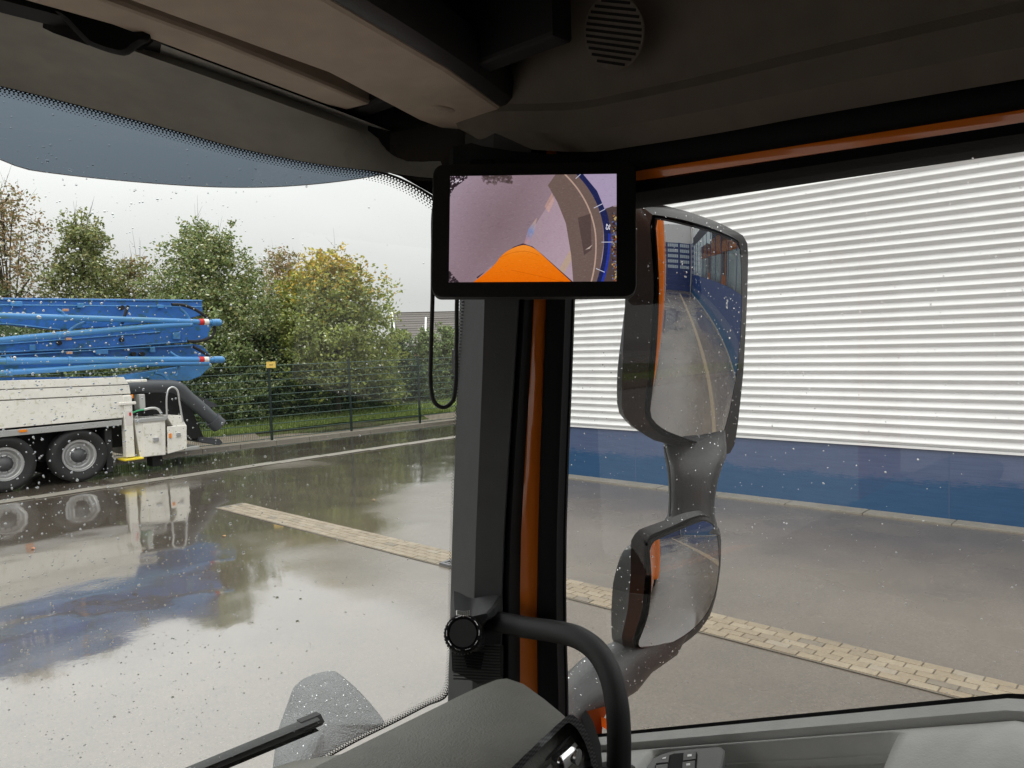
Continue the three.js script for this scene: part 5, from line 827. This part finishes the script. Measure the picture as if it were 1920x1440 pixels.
  x.strokeStyle = 'rgba(150,60,0,0.35)'; x.lineWidth = 3; x.beginPath(); x.moveTo(X(938), Y(484)); x.quadraticCurveTo(X(980), Y(462), X(1012), Y(480)); x.stroke(); x.beginPath(); x.moveTo(X(960), Y(507)); x.quadraticCurveTo(X(1000), Y(515), X(1060), Y(530)); x.stroke();
  for (let i = 0; i < 9000; i++) { const g = R() < 0.5 ? 0 : 255; x.fillStyle = `rgba(${g},${g},${g},${0.05 * R()})`; x.fillRect(R() * cw, R() * ch, 3 + 12 * R(), 2 + 3 * R()); }
  const t = new THREE.CanvasTexture(cv); t.colorSpace = THREE.SRGBColorSpace; t.magFilter = THREE.LinearFilter;
  const inv = Mo.matrixWorld; Mo.updateMatrixWorld(true); const loc = (u, v) => { const p = P(u, v, 1); const rr = p.sub(camera.position), o = c.clone().addScaledVector(ez, 0.0058), s = o.clone().sub(camera.position).dot(ez) / rr.dot(ez); return Mo.worldToLocal(camera.position.clone().addScaledVector(rr, s)); };
  const k = [loc(843, 529), loc(1156, 528), loc(1156, 328), loc(843, 329)], sw = (k[1].x - k[0].x + k[2].x - k[3].x) / 2, shh = (k[3].y - k[0].y + k[2].y - k[1].y) / 2, cx = (k[0].x + k[1].x + k[2].x + k[3].x) / 4, cy = (k[0].y + k[1].y + k[2].y + k[3].y) / 4;
  mesh('screen', new THREE.PlaneGeometry(sw, shh).translate(cx, cy, 0.0065), new THREE.MeshStandardMaterial({ color: 0x050505, roughness: 0.25, emissive: 0xffffff, emissiveMap: t, emissiveIntensity: 0.95 }), Mo);
  mesh('mount_arm', [box(-0.10, -0.06, h / 2 - 0.02, h / 2 + 0.02, -0.05, -0.025, 0.005), box(-0.05, 0.05, -0.03, 0.05, -0.06, -0.025, 0.008)], M.black, Mo);
  // cable loop beside it
  const cb = tube([[840, 330, 1.15], [816, 380, 1.16], [812, 470, 1.17], [811, 560, 1.175], [808, 660, 1.18], [808, 725, 1.18], [815, 755, 1.18], [831, 764, 1.18], [848, 753, 1.18], [854, 725, 1.18], [856, 640, 1.18], [858, 540, 1.18], [870, 450, 1.18]].map(([u, v, d]) => P(u, v, d)), 0.0033, 120, 8);
  tag(mesh('cable', cb, plastic(0.009, 0.009, 0.009, 0.45)), 'black cable hanging in a long loop below the monitor', 'cable');
}

// ───────────────────────── rain on the glass ─────────────────────────
{
  const prof = []; for (let i = 0; i <= 6; i++) { const a = i / 6 * Math.PI / 2; prof.push(new THREE.Vector2(Math.cos(a), Math.sin(a) * 0.75)); }
  const drop = mergeGeometries([new THREE.LatheGeometry(prof.reverse(), 12), new THREE.CircleGeometry(1, 12).rotateX(Math.PI / 2)]);
  const make = (n, place, label, name = 'raindrops') => {
    const im = new THREE.InstancedMesh(drop, M.water, n), m = new THREE.Matrix4(), q = new THREE.Quaternion(), q2 = new THREE.Quaternion();
    for (let i = 0; i < n; i++) { const [p, nn, s, e] = place(i); q.setFromUnitVectors(V(0, 1, 0), nn).multiply(q2.setFromAxisAngle(V(0, 1, 0), i * 1.7)); m.compose(p, q, V(s * e, s, s / e)); im.setMatrixAt(i, m); }
    im.name = numbered(name); im.castShadow = true; tag(stuff(im), label, 'raindrops'); scene.add(im);
  };
  const r = rng(501), size = () => 0.0007 + 0.0013 * Math.pow(r(), 3) + (r() < 0.035 ? 0.0017 * r() : 0);
  const wsN = (x, y) => { const e = 0.002, a = wsP(x + e, y).sub(wsP(x - e, y)), b = wsP(x, y + e).sub(wsP(x, y - e)); const n = a.cross(b).normalize(); return n.z > 0 ? n.negate() : n; };
  make(5200, () => { let x, y; do { x = -0.2 + 1.12 * r(); y = 1.72 + 1.1 * r(); } while (r() > 0.15 + 0.85 * sst(0.35, 0.62, vnoise(x * 5 + 9, y * 5, 64, 7) * 0.5 + 0.5 * sst(0.95, 0.55, x)) * (y > 2.62 ? 0.4 : 1) * (y < 2.1 ? 0.6 : 1)); const n = wsN(x, y); return [wsP(x, y).addScaledVector(n, 0.0006), n, size(), 0.8 + 0.4 * r()]; }, 'small raindrops scattered over the windscreen');
  make(900, () => { const z = -0.82 + 0.95 * r(), y = 1.9 + 0.8 * Math.pow(r(), 0.8); return [V(1.0306, Math.max(y, sillY(-z) + 0.01), z), V(1, 0, 0), 0.00055 + 0.0009 * Math.pow(r(), 3), 0.8 + 0.5 * r()]; }, 'tiny raindrops on the passenger door window');
}
scene.updateMatrixWorld(true);
{ // drops sitting on the mirror, the visor and the deflector
  const prof = []; for (let i = 0; i <= 5; i++) { const a = i / 5 * Math.PI / 2; prof.push(new THREE.Vector2(Math.cos(a), Math.sin(a) * 0.6)); }
  const drop = mergeGeometries([new THREE.LatheGeometry(prof.reverse(), 10), new THREE.CircleGeometry(1, 10).rotateX(Math.PI / 2)]);
  const find = (n) => { let o; C.traverse((c) => { if (c.name === n) o = c; }); return o; };
  const on = (names, each, size, label, seed) => {
    const r = rng(seed), list = [], p = V(0, 0, 0), n = V(0, 0, 0);
    names.forEach((nm, k) => { const m = find(nm), s = new MeshSurfaceSampler(m).setRandomGenerator(r).build(); for (let i = 0; i < each[k]; i++) { s.sample(p, n); const out = n.dot(p.clone().sub(camera.position)) > 0 ? n.clone().negate() : n.clone(); list.push([p.clone().addScaledVector(out, 0.0003), out]); } });
    const im = new THREE.InstancedMesh(drop, M.water, list.length), m = new THREE.Matrix4(), q = new THREE.Quaternion();
    list.forEach(([a, b], i) => { const s = size * (0.5 + 1.3 * Math.pow(r(), 3)); m.compose(a, q.setFromUnitVectors(V(0, 1, 0), b), V(s, s, s)); im.setMatrixAt(i, m); });
    im.name = numbered('raindrops'); tag(stuff(im), label, 'raindrops'); scene.add(im);
  };
  on(['main_housing', 'lower_housing', 'neck', 'arm', 'main_glass', 'wide_glass'], [900, 500, 200, 400, 260, 120], 0.0011, 'fine raindrops beading on the door mirror', 611);
  on(['tinted_sheet'], [1500], 0.0011, 'dark raindrops on the tinted sun visor', 613);
  on(['shell'], [420], 0.0008, 'raindrops covering the corner deflector', 617);
}
renderer.render(scene, camera);
